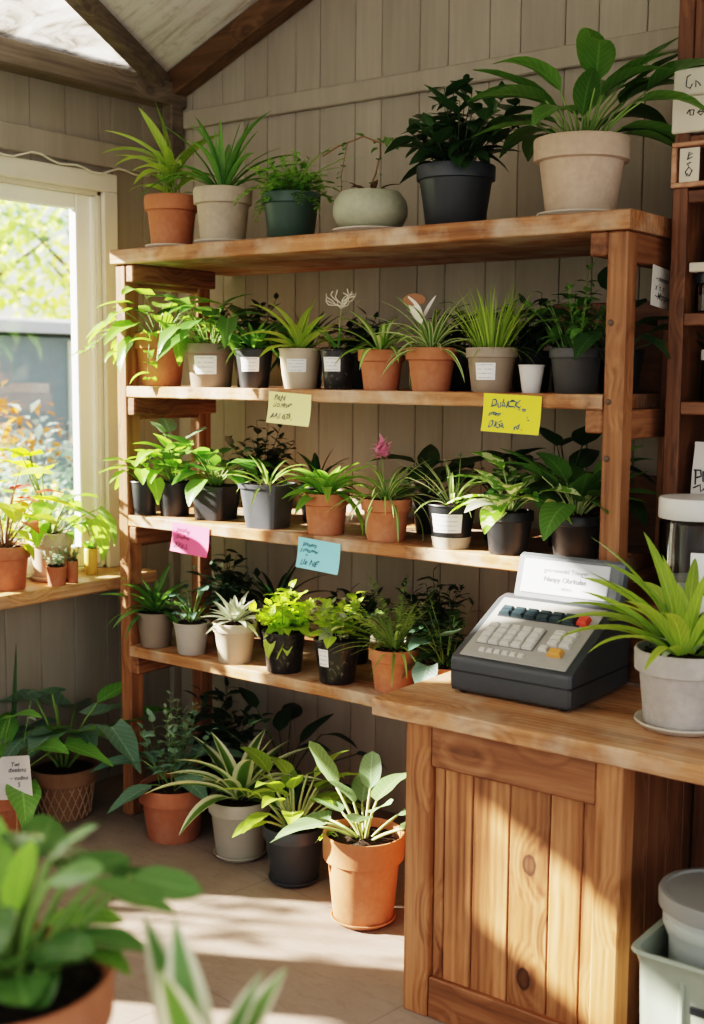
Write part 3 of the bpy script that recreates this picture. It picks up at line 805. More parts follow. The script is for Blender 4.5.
# ground and garden outside
b = MB(); b.box((-16, -12, -.3), (XL - .16, 16, -.08)); struct('ground', b, m_plain('lawn', (.2, .26, .1), .9, .3, 6), smooth=False)

# ------------------------------------------------------------------ shelving unit
SH = [2.1875, 1.680, 1.190, .682]; SW = 2.09; SD = .46
sh = thing('shelving_unit', 'tall rustic pine plant shelving unit with four long boards against the panelled wall', 'shelf unit', (0, 0, 0))
for x0, x1 in ((.02, .075), (2.03, 2.09)):
    for y0, y1 in ((.0, .07), (.39, .46)):
        b = MB(); b.box((x0, y0, 0), (x1, y1, SH[0] - .056), .005)
        if y0 == 0 and x0 > 1:      # old bolt heads on the post
            pass
        b.build('post', 'post', sh, smooth=False)
def board(x0, x1, y0, y1, zt, th, seed):
    """solid plank with a slightly wavy sawn front edge"""
    g = random.Random(seed); b = MB(); nx = 36
    for i in range(nx + 1):
        x = lerp(x0, x1, i / nx); w = g.uniform(-.0025, .0025); e = .004
        ring = [(y0 + w + e, zt), (y0 + w, zt - e), (y0 + w * .6, zt - th + e), (y0 + w * .6 + e, zt - th), (y1, zt - th), (y1, zt)]
        for (yy, zz) in ring: b.v.append((x, yy, zz))
    for i in range(nx):
        for k in range(6):
            k2 = (k + 1) % 6; b.face([i * 6 + k, i * 6 + k2, (i + 1) * 6 + k2, (i + 1) * 6 + k])
    b.face([k for k in reversed(range(6))]); b.face([nx * 6 + k for k in range(6)])
    return b
board(.008, 2.10, -.012, .645, SH[0], .054, 1).build('shelf_board', 'shelf', sh, smooth=False)
for i, z in enumerate(SH[1:]):
    board(.0755, 2.0295, -.002, .645, z, .042, 5 + i).build('shelf_board', 'shelf', sh, smooth=False)
for z, th in [(SH[0] - .054, 0)] + [(z - .042, 0) for z in SH[1:]]:
    for x0, x1 in ((.0755, .115), (1.975, 2.0295)):
        b = MB(); b.box((x0, .002, z - .068), (x1, SD - .01, z), .005); b.build('bearer', 'rail', sh, smooth=False)
    for x0, x1 in ((.024, .071), (2.034, 2.086)):
        b = MB(); b.box((x0, .0705, z - .085), (x1, .3895, z - .001), .004); b.build('side_rail', 'rail', sh, smooth=False)
b = MB(); b.box((1.62, .462, 1.681), (2.09, .478, 1.965), .003); b.build('back_board', 'dark_wood_x', sh, smooth=False)
b = MB(); b.box((1.62, .462, 1.191), (2.09, .478, 1.42), .003); b.build('back_board', 'dark_wood_x', sh, smooth=False)
for z in (1.88, 1.66, 1.50, .60):
    b = MB(); m4 = Matrix.Translation((2.047, -.001, z)) @ Matrix.Rotation(PI / 2, 4, 'X'); b.lathe([(.009, 0), (.009, .002), (.006, .004), (.0001, .0045)], 16)
    b.v = [tuple(m4 @ Vector(v)) for v in b.v]; b.build('bolt_head', m_plain('rust', (.09, .055, .035), .6), sh)

# ------------------------------------------------------------------ counter
CT = .865; CYF = -.55
ct = thing('countertop', 'thick worn pine counter top carrying the cash register', 'countertop', (1.66, -.58, CT))
b = board(0, 1.40, 0, .56, 0, .046, 21); b.build('counter_board', 'counter_top', ct, smooth=False)
cb = thing('counter_base', 'plank panelled wooden counter base under the cash register', 'counter', (1.75, CYF, 0))
ZT = CT - .046
def xpx(px, py=850): return at(px, py, 1, CYF).x - 1.75
def cpart(name, a, c, mat, bev=.004):
    b = MB(); b.box(a, c, bev); return b.build(name, mat, cb, smooth=False)
cpart('corner_post', (0, 0, 0), (.078, .075, ZT), 'plank')
xr0, xr1 = .555, .625
cpart('corner_post', (xr0, 0, 0), (xr1, .075, ZT), 'plank')
cpart('top_rail', (.0785, .004, ZT - .118), (xr0 - .0005, .05, ZT), 'crail')
cpart('bottom_rail', (.0785, .004, 0.0), (xr0 - .0005, .05, .115), 'crail')
b = MB(); xs = [.079, .112, .200, .310, .425, .515, .5545]
for a, c in zip(xs[:-1], xs[1:]): b.box((a + .0012, .022, .112), (c - .0012, .04, ZT - .115), .003)
b.build('front_panel', 'plank', cb, smooth=False)
b = MB(); ys = [.076, .17, .29, .40, .50]
for a, c in zip(ys[:-1], ys[1:]): b.box((xr1 - .03, a, .0), (xr1 - .006, c - .002, ZT), .003)
b.build('side_panel', 'dark_wood', cb, smooth=False)  # darker wood here paints in the shade under the counter overhang
b = MB()
for a, c in zip(ys[:-1], ys[1:]): b.box((.004, a, .0), (.026, c - .002, ZT), .003)
b.build('side_panel', 'plank', cb, smooth=False)
b = MB()
for i in range(6): b.box((xr1 + .001 + i * .11, .45, 0), (xr1 + .001 + i * .11 + .108, .47, ZT), .003)
b.build('back_panel', 'dark_wood', cb, smooth=False)
cpart('leg', (1.20, .38, 0), (1.27, .448, ZT), 'post')

# ------------------------------------------------------------------ cash register
rx0, rx1, ry0, ry1 = 1.785, 2.152, -.393, -.035
RW = rx1 - rx0
rg = thing('cash_register', 'dark grey vintage style cash register with beige key panel on the counter', 'cash register', (rx0, ry0, CT))
M['reg'] = m_plain('register_grey_plastic', (.050, .056, .062), .42, .12, 40, .05)
M['reg2'] = m_plain('register_light_grey', (.12, .13, .14), .45, .08, 40, .05)
M['panel'] = m_plain('register_beige_panel', (.34, .325, .295), .5, .06, 40, .03)
M['key'] = m_plain('cream_key', (.58, .56, .51), .4, .05, 40, .02)
M['keydark'] = m_plain('teal_black_key', (.035, .055, .065), .3, .1, 40, .02)
M['ink'] = m_plain('ink', (.03, .03, .04), .7, .1)
def prism(b, prof, x0, x1, e=.008, mi=0):
    """profile in y,z extruded along x with small end chamfers"""
    n = len(prof); c = (sum(p[0] for p in prof) / n, sum(p[1] for p in prof) / n); base = len(b.v)
    for (x, s) in ((x0, 1), (x0 + e, 0), (x1 - e, 0), (x1, 1)):
        for (y, z) in prof:
            d = Vector((c[0] - y, c[1] - z)); d = d.normalized() * e * s if s else Vector((0, 0))
            b.v.append((x, y + d.x, z + d.y))
    for i in range(3):
        for k in range(n):
            k2 = (k + 1) % n; b.face([base + i * n + k, base + i * n + k2, base + (i + 1) * n + k2, base + (i + 1) * n + k], mi=mi)
    b.face([base + k for k in reversed(range(n))], mi=mi); b.face([base + 3 * n + k for k in range(n)], mi=mi)
D = ry1 - ry0
def rnd_profile(pts, r=.012, seg=4):
    out = []; n = len(pts)
    for i in range(n):
        p = Vector(pts[i]); a = (Vector(pts[i - 1]) - p); c = (Vector(pts[(i + 1) % n]) - p)
        q = min(r, a.length * .45, c.length * .45); a = p + a.normalized() * q; c = p + c.normalized() * q
        for k in range(seg + 1):
            t = k / seg; out.append(tuple(a * (1 - t) ** 2 + p * 2 * t * (1 - t) + c * t * t))
    return out
SL0, SL1 = (.004, .100), (.262, .232)       # slope of the key deck
prof = rnd_profile([(0, .008), (D, .008), (D, .225), (.29, .238), SL1, SL0, (0, .092)], .012)
prof.reverse()
b = MB(); prism(b, prof, 0, RW); b.build('body', 'reg', rg, ang=35)
b = MB(); b.box((-.0015, -.0015, .062), (RW + .0015, D, .066)); b.build('drawer_seam', m_plain('seam_black', (.012, .012, .014), .6), rg, smooth=False)
for (x, y) in ((.03, .03), (RW - .03, .03), (.03, D - .04), (RW - .03, D - .04)):
    b = MB(); b.lathe([(.011, 0), (.012, .003), (.012, .0085)], 16, c=(x, y)); b.build('rubber_foot', 'black', rg)
sl = Vector((0, SL1[0] - SL0[0], SL1[1] - SL0[1])); SLN = sl.length; sl.normalize(); nrm = Vector((0, -sl.z, sl.y))
deck = Matrix.Translation((0, SL0[0], SL0[1])) @ Matrix(((1, 0, 0, 0), (0, sl.y, nrm.y, 0), (0, sl.z, nrm.z, 0), (0, 0, 0, 1)))
# deck coordinates: x along the register, y up the slope, z out of it
b = MB(); b.box((.022, .012, 0), (RW - .022, SLN - .008, .004), .003, M4=deck); b.build('key_panel', 'panel', rg, smooth=False)
def key(b, x, y, w, d, h, z=.004, tp=.75):
    n = len(b.v); e = (1 - tp) / 2
    for (q, zz) in ((0, z), (e * .35, z + h * .7), (e, z + h)):
        for (u, v) in ((q, q), (1 - q, q), (1 - q, 1 - q), (q, 1 - q)): b.v.append(tuple(deck @ Vector((x + u * w, y + v * d, zz))))
    for i in range(2):
        for k in range(4): k2 = (k + 1) % 4; b.face([n + i * 4 + k, n + i * 4 + k2, n + i * 4 + 4 + k2, n + i * 4 + 4 + k])
    b.face([n + 8 + k for k in range(4)])
def keyobj(name, *a, mat='key', **k):
    b = MB(); key(b, *a, **k); return b.build(name, mat, rg, smooth=False)
b = MB(); b.box((.045, .192, .004), (.300, .234, .007), .002, M4=deck); b.build('key_tray', 'black', rg, smooth=False)
for r_ in range(2):
    for c_ in range(6): keyobj('function_key', .050 + c_ * .0395, .1945 + r_ * .0195, .036, .017, .012, z=.007, mat='keydark')
keyobj('total_key', .290, .198, .032, .032, .016, mat=m_plain('red_key', (.62, .07, .04), .35))
b = MB(); b.box((.045, .066, .004), (.222, .160, .0055), .002, M4=deck); b.build('keypad_tray', m_plain('tray_grey', (.16, .15, .14), .6), rg, smooth=False)
for r_ in range(4):
    for c_ in range(5): keyobj('number_key', .048 + c_ * .0345, .069 + r_ * .0225, .031, .0195, .010, z=.0055)
for r_ in range(3):
    for c_ in range(2): keyobj('side_key', .247 + c_ * .0365, .097 + r_ * .0225, .033, .0195, .010)
keyobj('side_key', .235, .072, .026, .020, .010)
keyobj('enter_key', .268, .056, .042, .028, .013, mat=m_plain('orange_key', (.62, .30, .08), .35))
for c_ in range(6): keyobj('small_key', .070 + c_ * .024, .034, .019, .014, .006)
# display hood
DY = .272
hood = Matrix.Translation((0, DY, .216)) @ Matrix.Rotation(R(-16), 4, 'X')
b = MB(); b.box((.034, 0, 0), (RW - .004, .052, .150), .010, M4=hood); hd = b.build('display_hood', 'reg2', rg, smooth=False)
b = MB(); b.box((.058, -.004, .034), (RW - .040, .002, .132), .002, M4=hood); sc_ = b.build('display_screen', m_plain('display_white', (.52, .54, .56), .35, .03), hd, smooth=False)
hm = hood @ Matrix.Translation((.075 + .12, -.0048, .098)) @ Matrix.Rotation(PI / 2, 4, 'X')
M['greyink'] = m_plain('grey_ink', (.10, .10, .12), .7, .1)
tx = [text_mesh('gntrnmndd Tringer', .018, M['greyink'], hd, hm, 'display_text', 0, 'CENTER'),
      text_mesh('Nanpy Obrkulas', .020, M['greyink'], hd, hm @ Matrix.Translation((0, -.026, 0)), 'display_text', 0, 'CENTER', 1.0, .0006),
      text_mesh('. .. nlebm', .014, M['greyink'], hd, hm @ Matrix.Translation((0, -.048, 0)), 'display_text', 0, 'CENTER')]
join_text(tx)

# ------------------------------------------------------------------ sticky notes
def note(label, px0, py0, px1, py1, tilt, colr, lines, ink, y=-.004):
    a = at(px0, py0, 1, y); c = at(px1, py1, 1, y)
    w = abs(c.x - a.x); h = abs(a.z - c.z)
    t = thing('sticky_note', label, 'note', (a.x, y - .003, a.z), 0, 'handwritten sticky notes on the shelf edges')
    b = MB(); NX, NY = 6, 8
    Mt = Matrix.Rotation(R(tilt), 4, 'Y')
    bulge = lambda v: -.010 * max(0, v - .35) ** 2 * 2.2
    for j in range(NY + 1):
        for i in range(NX + 1):
            u, v = i / NX, j / NY; b.v.append(tuple(Mt @ Vector((u * w, bulge(v), -v * h))))
    for j in range(NY):
        for i in range(NX): b.face([j * (NX + 1) + i, (j + 1) * (NX + 1) + i, (j + 1) * (NX + 1) + i + 1, j * (NX + 1) + i + 1])
    m = m_plain('note_paper_' + label.split()[0] + str(int(px0)), colr, .7, .04, 6)
    b.build('paper', m, t, ang=180)
    objs = []
    for (s, u, v, size) in lines:
        m4 = Mt @ Matrix.Translation((u * w, -.0016, -v * h)) @ Matrix.Rotation(PI / 2, 4, 'X')
        objs.append(text_mesh(s, size * h, ink, t, m4, 'handwriting', .22, 'LEFT', .92, .0004))
    o = join_text(objs)
    for vv in o.data.vertices:
        q = Mt.inverted() @ vv.co; v = -q.z / h; vv.co = Mt @ Vector((q.x + .002 * math.sin(q.z * 300), q.y + bulge(v), q.z + .0025 * math.sin(q.x * 210)))
    return t
INK = m_plain('pencil_ink', (.12, .12, .09), .7, .1); INKB = m_plain('blue_marker', (.02, .10, .16), .6, .1)
INKP = m_plain('purple_ink', (.16, .02, .07), .6, .1); INKT = m_plain('teal_ink', (.03, .13, .17), .6, .1)
note('pale yellow sticky note with grey handwriting under the second shelf', 269.5, 391, 312, 424, 3, (.88, .84, .38), [('PAN', .14, .27, .24), ('LLD NEW"', .12, .47, .17), ('AA1 635 .', .09, .83, .24)], INK)
note('bright yellow sticky note with blue marker writing under the second shelf', 484.5, 393, 541.5, 433, 2, (.83, .72, .05), [('DubICK', .12, .34, .28), ('/, es', .62, .40, .15), ('mern', .10, .57, .18), ("DIGa", .10, .88, .25), ('rd .', .56, .90, .2), ("'-", .76, .70, .2)], INKB)
note('pink sticky note with purple handwriting on the edge of the third shelf', 173, 521.5, 210, 555, 3, (.88, .12, .27), [("bw'w'sy", .11, .30, .22), ('LiEendwo', .10, .53, .18), ("&Yis..L", .08, .85, .28)], INKP)
note('light blue sticky note with teal handwriting on the edge of the third shelf', 299, 536.5, 341, 572, 3, (.30, .72, .80), [('Ismwup', .12, .26, .2), ("J cmooww", .08, .45, .18), ('n', .2, .6, .14), ("LIs  NE'", .10, .88, .26)], INKT)

# ------------------------------------------------------------------ right hand cabinet and what is in it
cbx0, cby = 2.130, .20
cab = thing('tall_cabinet', 'tall brown open fronted cabinet at the right edge beside the shelving unit', 'cabinet', (cbx0, cby, 0))
def kpart(name, a, c, mat, bev=.003):
    b = MB(); b.box(a, c, bev); return b.build(name, mat, cab, smooth=False)
CW = .80; CD = .42
kpart('side_panel', (0, 0, 0), (.045, CD, 3.05), 'dark_wood'); kpart('side_panel', (CW - .045, 0, 0), (CW, CD, 3.05), 'dark_wood')
kpart('back_panel', (.045, CD - .02, 0), (CW - .045, CD, 3.05), 'dark_wood')
kpart('fascia', (.0455, .004, 2.60), (CW - .0455, .03, 3.05), 'dark_wood')
cbz = [1.10, 1.372, 1.660, 1.912, 2.255, 2.405]
for z in cbz: kpart('shelf_board', (.0455, .001, z - .036), (CW - .0455, CD - .021, z), 'dark_wood_x')
kpart('lower_front', (.0, -.2, .87), (CW, -.001, 1.10), 'dark_wood_x')
M['cardpaper'] = m_plain('cream_card', (.60, .54, .44), .7, .05, 12)
M['pinkwood'] = m_wood('drawer_pink_wood', (.26, .12, .07), (.42, .22, .13), (.52, .30, .2), 0, .55, .2, .2)
def scribble(pts, r=.0022):
    b = MB(); b.tube(pts, r, 5); return b
def card_box(name, label, x0, z0, w, h, d, mat, marks, cat):
    t = thing(name, label, cat, (cbx0 + x0, cby - .012, z0))
    b = MB(); b.box((0, 0, 0), (w, d, h), .004); b.build('box_body', mat, t, smooth=False)
    for k, pts in enumerate(marks): scribble([(p[0], -.001, p[1]) for p in pts], .0016).build('drawn_mark', M['ink'], t)
    return t
card_box('index_drawer', 'cream card drawer front with a looped mark, top of the right cabinet', -.004, 2.512, .30, .075, .25, 'cardpaper', [[(.050, .055), (.040, .05), (.038, .025), (.05, .018), (.056, .03)], [(.066, .02), (.066, .038), (.074, .03), (.08, .022)]], 'drawer')
card_box('index_drawer', 'taller cream card drawer front with curly marks below the looped one', -.006, 2.412, .30, .098, .25, 'cardpaper', [[(.045, .05), (.052, .06), (.066, .058), (.064, .045), (.055, .045), (.054, .06)], [(.076, .05), (.086, .058), (.094, .05), (.086, .042), (.076, .05), (.09, .052), (.1, .05)]], 'drawer')
t = thing('display_box', 'small pinkish wooden box holding an upright drawing card in the right cabinet', 'box', (cbx0 - .002, cby - .012, 2.262))
for a, c in (((0, 0, 0), (.32, .2, .014)), ((0, 0, .112), (.32, .2, .125)), ((0, 0, .0142), (.014, .2, .1118)), ((.306, 0, .0142), (.32, .2, .1118))):
    b = MB(); b.box(a, c, .002); b.build('box_side', 'pinkwood', t, smooth=False)
b = MB(); b.box((.022, .006, .0145), (.080, .010, .108), .001); cd = b.build('drawing_card', 'cardpaper', t, smooth=False)
for pts in ([(.046, .03), (.04, .042), (.05, .055), (.06, .045), (.052, .03), (.046, .038)], [(.05, .058), (.044, .064), (.056, .068)], [(.044, .076), (.06, .082), (.046, .086), (.06, .092), (.05, .096), (.046, .076)]):
    scribble([(p[0], .0055, p[1]) for p in pts], .0018).build('drawn_mark', M['ink'], cd)
M['jarglass'] = m_glass('jar_glass', (.93, .94, .93))
M['spice'] = m_plain('jar_contents', (.13, .085, .055), .8, .3, 60, .3)
def jar(name, label, x, y, z, r, h, lidmat, fill, lh=.03, group=None, cat='jar', fillmat='spice'):
    t = thing(name, label, cat, (x, y, z), 0, group)
    b = MB(); b.lathe([(r * .93, 0), (r, .006), (r, h - lh - .012), (r * .9, h - lh - .002), (r * .88, h - lh - .002), (r * .96, h - lh - .014), (r * .96, .008), (.0001, .006)], 36); b.build('glass_body', 'jarglass', t)
    b = MB(); b.lathe([(.0001, .0085), (r * .93, .0085), (r * .93, (h - lh) * fill), (.0001, (h - lh) * fill + .004)], 32); b.build('contents', fillmat, t)
    b = MB(); b.lathe([(r * 1.02, h - lh), (r * 1.04, h - lh + .003), (r * 1.04, h - .005), (r * 1.0, h), (.0001, h)], 36); b.build('lid', lidmat, t)
    return t
jar('spice_jar', 'glass jar with white lid on the middle board of the right cabinet', 2.250, .275, 1.660, .042, .150, 'whitepl', .8)
jar('spice_jar', 'short dark jar standing on the flat cream pad in the right cabinet', 2.225, .30, 2.055, .032, .085, 'black', .7)
b = MB(); b.box((2.180, .215, 2.028), (2.44, .40, 2.0545), .003); o = b.build('paper_pad', 'cardpaper', smooth=False); tag(o, 'flat cream paper pad lying on small jars in the right cabinet', 'pad')
for k, (x, lab) in enumerate(((2.216, 'small glass jar nearest the stile under the cream paper pad'), (2.31, 'small glass jar under the cream paper pad farther right'))):
    jar('spice_jar', lab, x, .27, 1.912, .034, .1155, 'black', .6)
# paper bag
def bag(label, x, y, z, w, d, h):
    t = thing('paper_bag', label, 'bag', (x, y, z))
    b = MB(); secs = [(1.0, 1.0, 0), (1.02, 1.02, .02), (1.0, .95, h * .5), (.98, .7, h * .8), (1.06, .25, h * .93), (1.10, .16, h)]
    for (sx, sy, zz) in secs:
        for (u, v) in ((-.5, -.5), (0, -.53), (.5, -.5), (.5, .5), (0, .53), (-.5, .5)): b.v.append((u * w * sx, v * d * sy, zz))
    for i in range(len(secs) - 1):
        for k in range(6): k2 = (k + 1) % 6; b.face([i * 6 + k, i * 6 + k2, i * 6 + 6 + k2, i * 6 + 6 + k])
    b.face([k for k in reversed(range(6))]); b.build('bag_body', m_plain('white_paper', (.62, .58, .53), .7, .06, 10), t, ang=30)
    yy = -d * .52
    for pts in ([(-.045, .09), (-.045, .05)], [(-.05, .092), (-.03, .092), (-.028, .075), (-.042, .07)], [(-.022, .09), (-.022, .06), (-.008, .06)], [(-.0, .088), (.012, .06), (.02, .09), (.03, .062)], [(-.05, .04), (-.03, .05), (-.028, .03), (-.012, .045), (0, .032), (.02, .046)]):
        scribble([(p[0], yy * .985 - .001, p[1]) for p in pts], .0025).build('printed_mark', M['ink'], t)
bag('white paper bag with black printed marks behind the clear canister', 2.262, .27, 1.372, .115, .07, .172)
# canister on the lower front
jar('storage_canister', 'large clear canister with thick white lid behind the counter plant', 2.278, .092, 1.10, .098, .30, 'whitepl', .30, .058, cat='canister', fillmat=m_plain('pale_contents', (.5, .47, .43), .8, .2, 40))
t = thing('printed_card', 'white card with bold black drawing propped behind the spider plant on the counter', 'card', (2.415, -.055, CT), R(20))
b = MB(); b.box((-.085, 0, 0), (.115, .004, .40), .001); m4 = Matrix.Rotation(R(-8), 4, 'X'); b.v = [tuple(m4 @ Vector(v)) for v in b.v]; b.build('card_sheet', m_plain('bright_card', (.78, .78, .76), .6, .03), t, smooth=False)
g = random.Random(4)
for k in range(7):
    a = (g.uniform(-.07, .09), g.uniform(.24, .38)); pts = [a]
    for q in range(3): pts.append((max(-.075, min(.105, pts[-1][0] + g.uniform(-.04, .04))), max(.2, min(.39, pts[-1][1] + g.uniform(-.05, .05)))))
    b = scribble([tuple(m4 @ Vector((p[0], -.002, p[1]))) for p in pts], .006); b.build('drawn_mark', M['ink'], t)
# note on the shelf end
t = thing('care_note', 'white handwritten note hanging between the shelving post and the right cabinet', 'note', (2.145, .10, 2.045))
t.location = (2.098, .155, 2.05)
b = MB(); b.box((0, 0, -.115), (.002, .165, 0), .0005); m4 = Matrix.Rotation(R(-5), 4, 'X'); b.v = [tuple(m4 @ Vector(v)) for v in b.v]
b.build('paper', m_plain('note_white', (.60, .56, .5), .7, .04), t, smooth=False)
objs = []
for (s, zz, sz) in (('~ mnmnw ~', -.042, .022), ("x 'n. n", -.068, .026), ('~Mtnpwr', -.094, .03)):
    m = m4 @ Matrix.Translation((.0026, .022, zz)) @ Matrix.Rotation(PI / 2, 4, 'Z') @ Matrix.Rotation(PI / 2, 4, 'X')
    objs.append(text_mesh(s, sz, M['ink'], t, m, 'handwriting', .2, 'LEFT', 1, .0004))
join_text(objs)

# ------------------------------------------------------------------ crate and bucket under the counter
M['crate'] = m_plain('sage_green_plastic', (.31, .35, .28), .45, .05, 12); M['bucket'] = m_plain('pale_green_plastic', (.40, .43, .39), .42, .05, 12)
t = thing('plastic_crate', 'pale green plastic crate with a hand slot under the counter overhang', 'crate', (2.685, -.50, 0))
b = MB()
def rect_ring(hx, hy, r, z, seg=6):
    out = []
    for (cx, cy, a0) in ((hx - r, hy - r, 0), (-hx + r, hy - r, 90), (-hx + r, -hy + r, 180), (hx - r, -hy + r, 270)):
        for k in range(seg + 1):
            a = R(a0 + 90 * k / seg); out.append((cx + r * math.cos(a), cy + r * math.sin(a), z))
    return out
secs = [(.198, .148, .03, 0), (.203, .153, .03, .02), (.213, .165, .03, .40), (.221, .173, .032, .425), (.229, .181, .034, .432), (.227, .179, .034, .44), (.213, .165, .03, .436), (.209, .161, .03, .40), (.196, .146, .03, .012)]
for s in secs: b.v += rect_ring(*s)
n = 28
for i in range(len(secs) - 1):
    for k in range(n): k2 = (k + 1) % n; b.face([i * n + k, i * n + k2, i * n + n + k2, i * n + n + k])
b.face([k for k in reversed(range(n))]); b.face([(len(secs) - 1) * n + k for k in range(n)])
cr = b.build('crate_body', 'crate', t, ang=35)
for x in (-.10, .10):
    b = MB(); b.box((x - .006, -.172, .03), (x + .006, -.150, .39), .003); b.build('rib', 'crate', t, smooth=False)
b = MB(); b.box((-.085, -.1665, .318), (.075, -.150, .345), .006); b.build('hand_slot', 'black', t, smooth=False)
t = thing('bucket', 'round lidded pale bucket standing inside the green crate', 'bucket', (2.603, -.50, .013))
b = MB(); b.lathe([(.100, 0), (.104, .006), (.112, .42), (.124, .45), (.127, .455), (.127, .475), (.125, .477), (.127, .50), (.129, .51), (.0001, .51)], 48); b.build('bucket_body', 'bucket', t)
b = MB(); b.lathe([(.135, .498), (.138, .50), (.139, .532), (.136, .538), (.124, .539), (.120, .534), (.0001, .534)], 48); b.build('lid', m_plain('grey_lid', (.22, .22, .20), .5, .05, 12), t)

# ------------------------------------------------------------------ potted plants
Z0, Z1, Z2, Z3 = SH
GT, G2, G3, G4, GF = 'plants on the top board', 'plants on the second shelf', 'plants on the third shelf', 'plants on the lowest shelf', 'potted plants on the floor'

def P_(name, label, px, gens, seed, leaf, stem='stem', **kw):
    pos, pot = px_pot(**px)
    for zb, zt in ((SH[1], SH[0] - .054), (SH[2], SH[1] - .042), (SH[3], SH[2] - .042), (0, SH[3] - .042)):
        if abs(pos.z - zb) < .01: kw.setdefault('zmax', zt - .004)
    return potted(name, label, pos, pot, gens, seed, leaf, stem, **kw)

# --- top board
P_('potted_dracaena', 'yellow-green leafy plant in a terracotta pot, leftmost on the top board', dict(c=172, wr=54, wb=40, hp=51, z=Z0, kind='terra', mat='terracotta', y=.15),
   [(g_strap, dict(n=12, Ln=(.18, .26), W=(.04, .055), el=(10, 70), bend=(50, 85), shape='lance', r0=.02, dz=.09)),
    (g_bush, dict(nst=5, H=(.14, .2), spread=16, nl=5, Ln=(.10, .17), W=(.022, .034), shape='lance', bend=(40, 80), el=(10, 50), r0=.03, pr=.004)),
    (g_strap, dict(n=2, Ln=(.22, .25), W=(.055, .07), el=(62, 80), bend=(10, 30), shape='lance', dz=.13, azc=215, azr=40)), (g_strap, dict(n=3, Ln=(.26, .3), W=(.035, .045), el=(35, 45), bend=(45, 70), shape='lance', dz=.12, azc=217, azr=25))], 11, 'lf_yg', saucer=('saucer_clay', .10), group=GT)
P_('potted_spider_plant', 'arching dark strap leaved plant in a beige clay pot, second on the top board', dict(c=223, wr=59, wb=44, hp=54, z=Z0, kind='terra', mat='stone', y=.14),
   [(g_strap, dict(n=18, Ln=(.28, .42), W=(.024, .034), el=(30, 86), bend=(45, 95), r0=.02)), (g_strap, dict(n=4, Ln=(.22, .3), W=(.022, .03), el=(72, 86), bend=(10, 22), r0=.012))], 12, 'lf_green', saucer=('saucer_clay', .105), group=GT)
P_('potted_fern', 'bushy bright fern spilling over a dark green pot on the top board', dict(c=291, wr=59, wb=45, hp=47, z=Z0, kind='band', mat='greenpl', y=.15),
   [(g_fern, dict(n=20, Ln=(.14, .24), el=(15, 70), bend=(60, 130), lw=.016, ll=.034, nl=13)),
    (g_bush, dict(nst=16, H=(.10, .17), spread=58, nl=11, Ln=(.02, .032), W=(.016, .024), shape='round', el=(0, 60), r0=.05, whorl=2, droop=.6)),
    (g_strap, dict(n=3, Ln=(.2, .3), W=(.014, .02), el=(50, 65), bend=(40, 70), azc=30, azr=30))], 13, 'lf_fresh', group=GT)
tb = P_('potted_twig', 'round celadon bowl pot with a single bare twig and trailing sprig on the top board', dict(c=370, wr=75, wb=46, hp=40, z=Z0, kind='bowl', mat='celadon', y=.15),
   [(g_vine, dict(pts=[(0.0, 0, .16), (.02, 0, .20), (.035, .005, .26), (.03, .01, .30), (-.03, .0, .325), (-.12, -.02, .30), (-.17, -.04, .27)], nl=8, Ln=(.03, .05), W=(.018, .026), shape='ovate', pr=.003)),
    (g_vine, dict(pts=[(-.08, -.02, .31), (-.085, -.03, .26), (-.10, -.03, .20), (-.09, -.04, .15)], nl=9, Ln=(.018, .028), W=(.014, .02), shape='round', pr=.0014)),
    (g_vine, dict(pts=[(.03, .01, .30), (.08, .0, .31), (.13, -.01, .28)], nl=5, Ln=(.05, .07), W=(.028, .036), shape='ovate')),
    (g_strap, dict(n=14, Ln=(.05, .10), W=(.014, .024), el=(5, 70), bend=(30, 120), shape='lance', r0=.03, mi=1))], 14, ['lf_mid', 'lf_brown'], 'stem_red', saucer=('saucer_clay', .125), group=GT)
P_('potted_rubber_plant', 'dense dark leaved bushy plant in a slate black pot on the top board', dict(c=455, wr=79, wb=58, hp=62, z=Z0, kind='band', mat='slate', y=.17),
   [(g_bush, dict(nst=17, H=(.18, .30), spread=72, nl=8, Ln=(.10, .14), W=(.055, .075), shape='ovate', bend=(15, 50), el=(-30, 30), r0=.06, pr=.003, droop=.45, tipscale=.75)),
    (g_bush, dict(nst=3, H=(.25, .30), spread=14, nl=6, Ln=(.08, .11), W=(.042, .055), el=(0, 40), r0=.03, pr=.003))], 15, 'lf_dark', 'stem_dark', group=GT)
P_('potted_peace_lily', 'large broad leaved peace lily in a big pale clay pot, rightmost on the top board', dict(c=580, wr=96, wb=68, hp=76, z=Z0, kind='terra', mat='pinkclay', y=.17),
   [(g_broad, dict(n=28, pet=(.08, .22), Ln=(.22, .30), W=(.08, .105), el=(35, 84), lt=(5, 45), bend=(25, 65), shape='lance', pr=.0035, pbend=16, wave=.05, r0=.04, fold=.25)),
    (g_broad, dict(n=3, pet=(.17, .2), Ln=(.24, .28), W=(.09, .11), el=(62, 70), lt=(0, 10), bend=(12, 25), shape='lance', pr=.004, azc=35, azr=25))], 16, ['lf_mid'], 'stem', saucer=('saucer_clay', .128), group=GT)

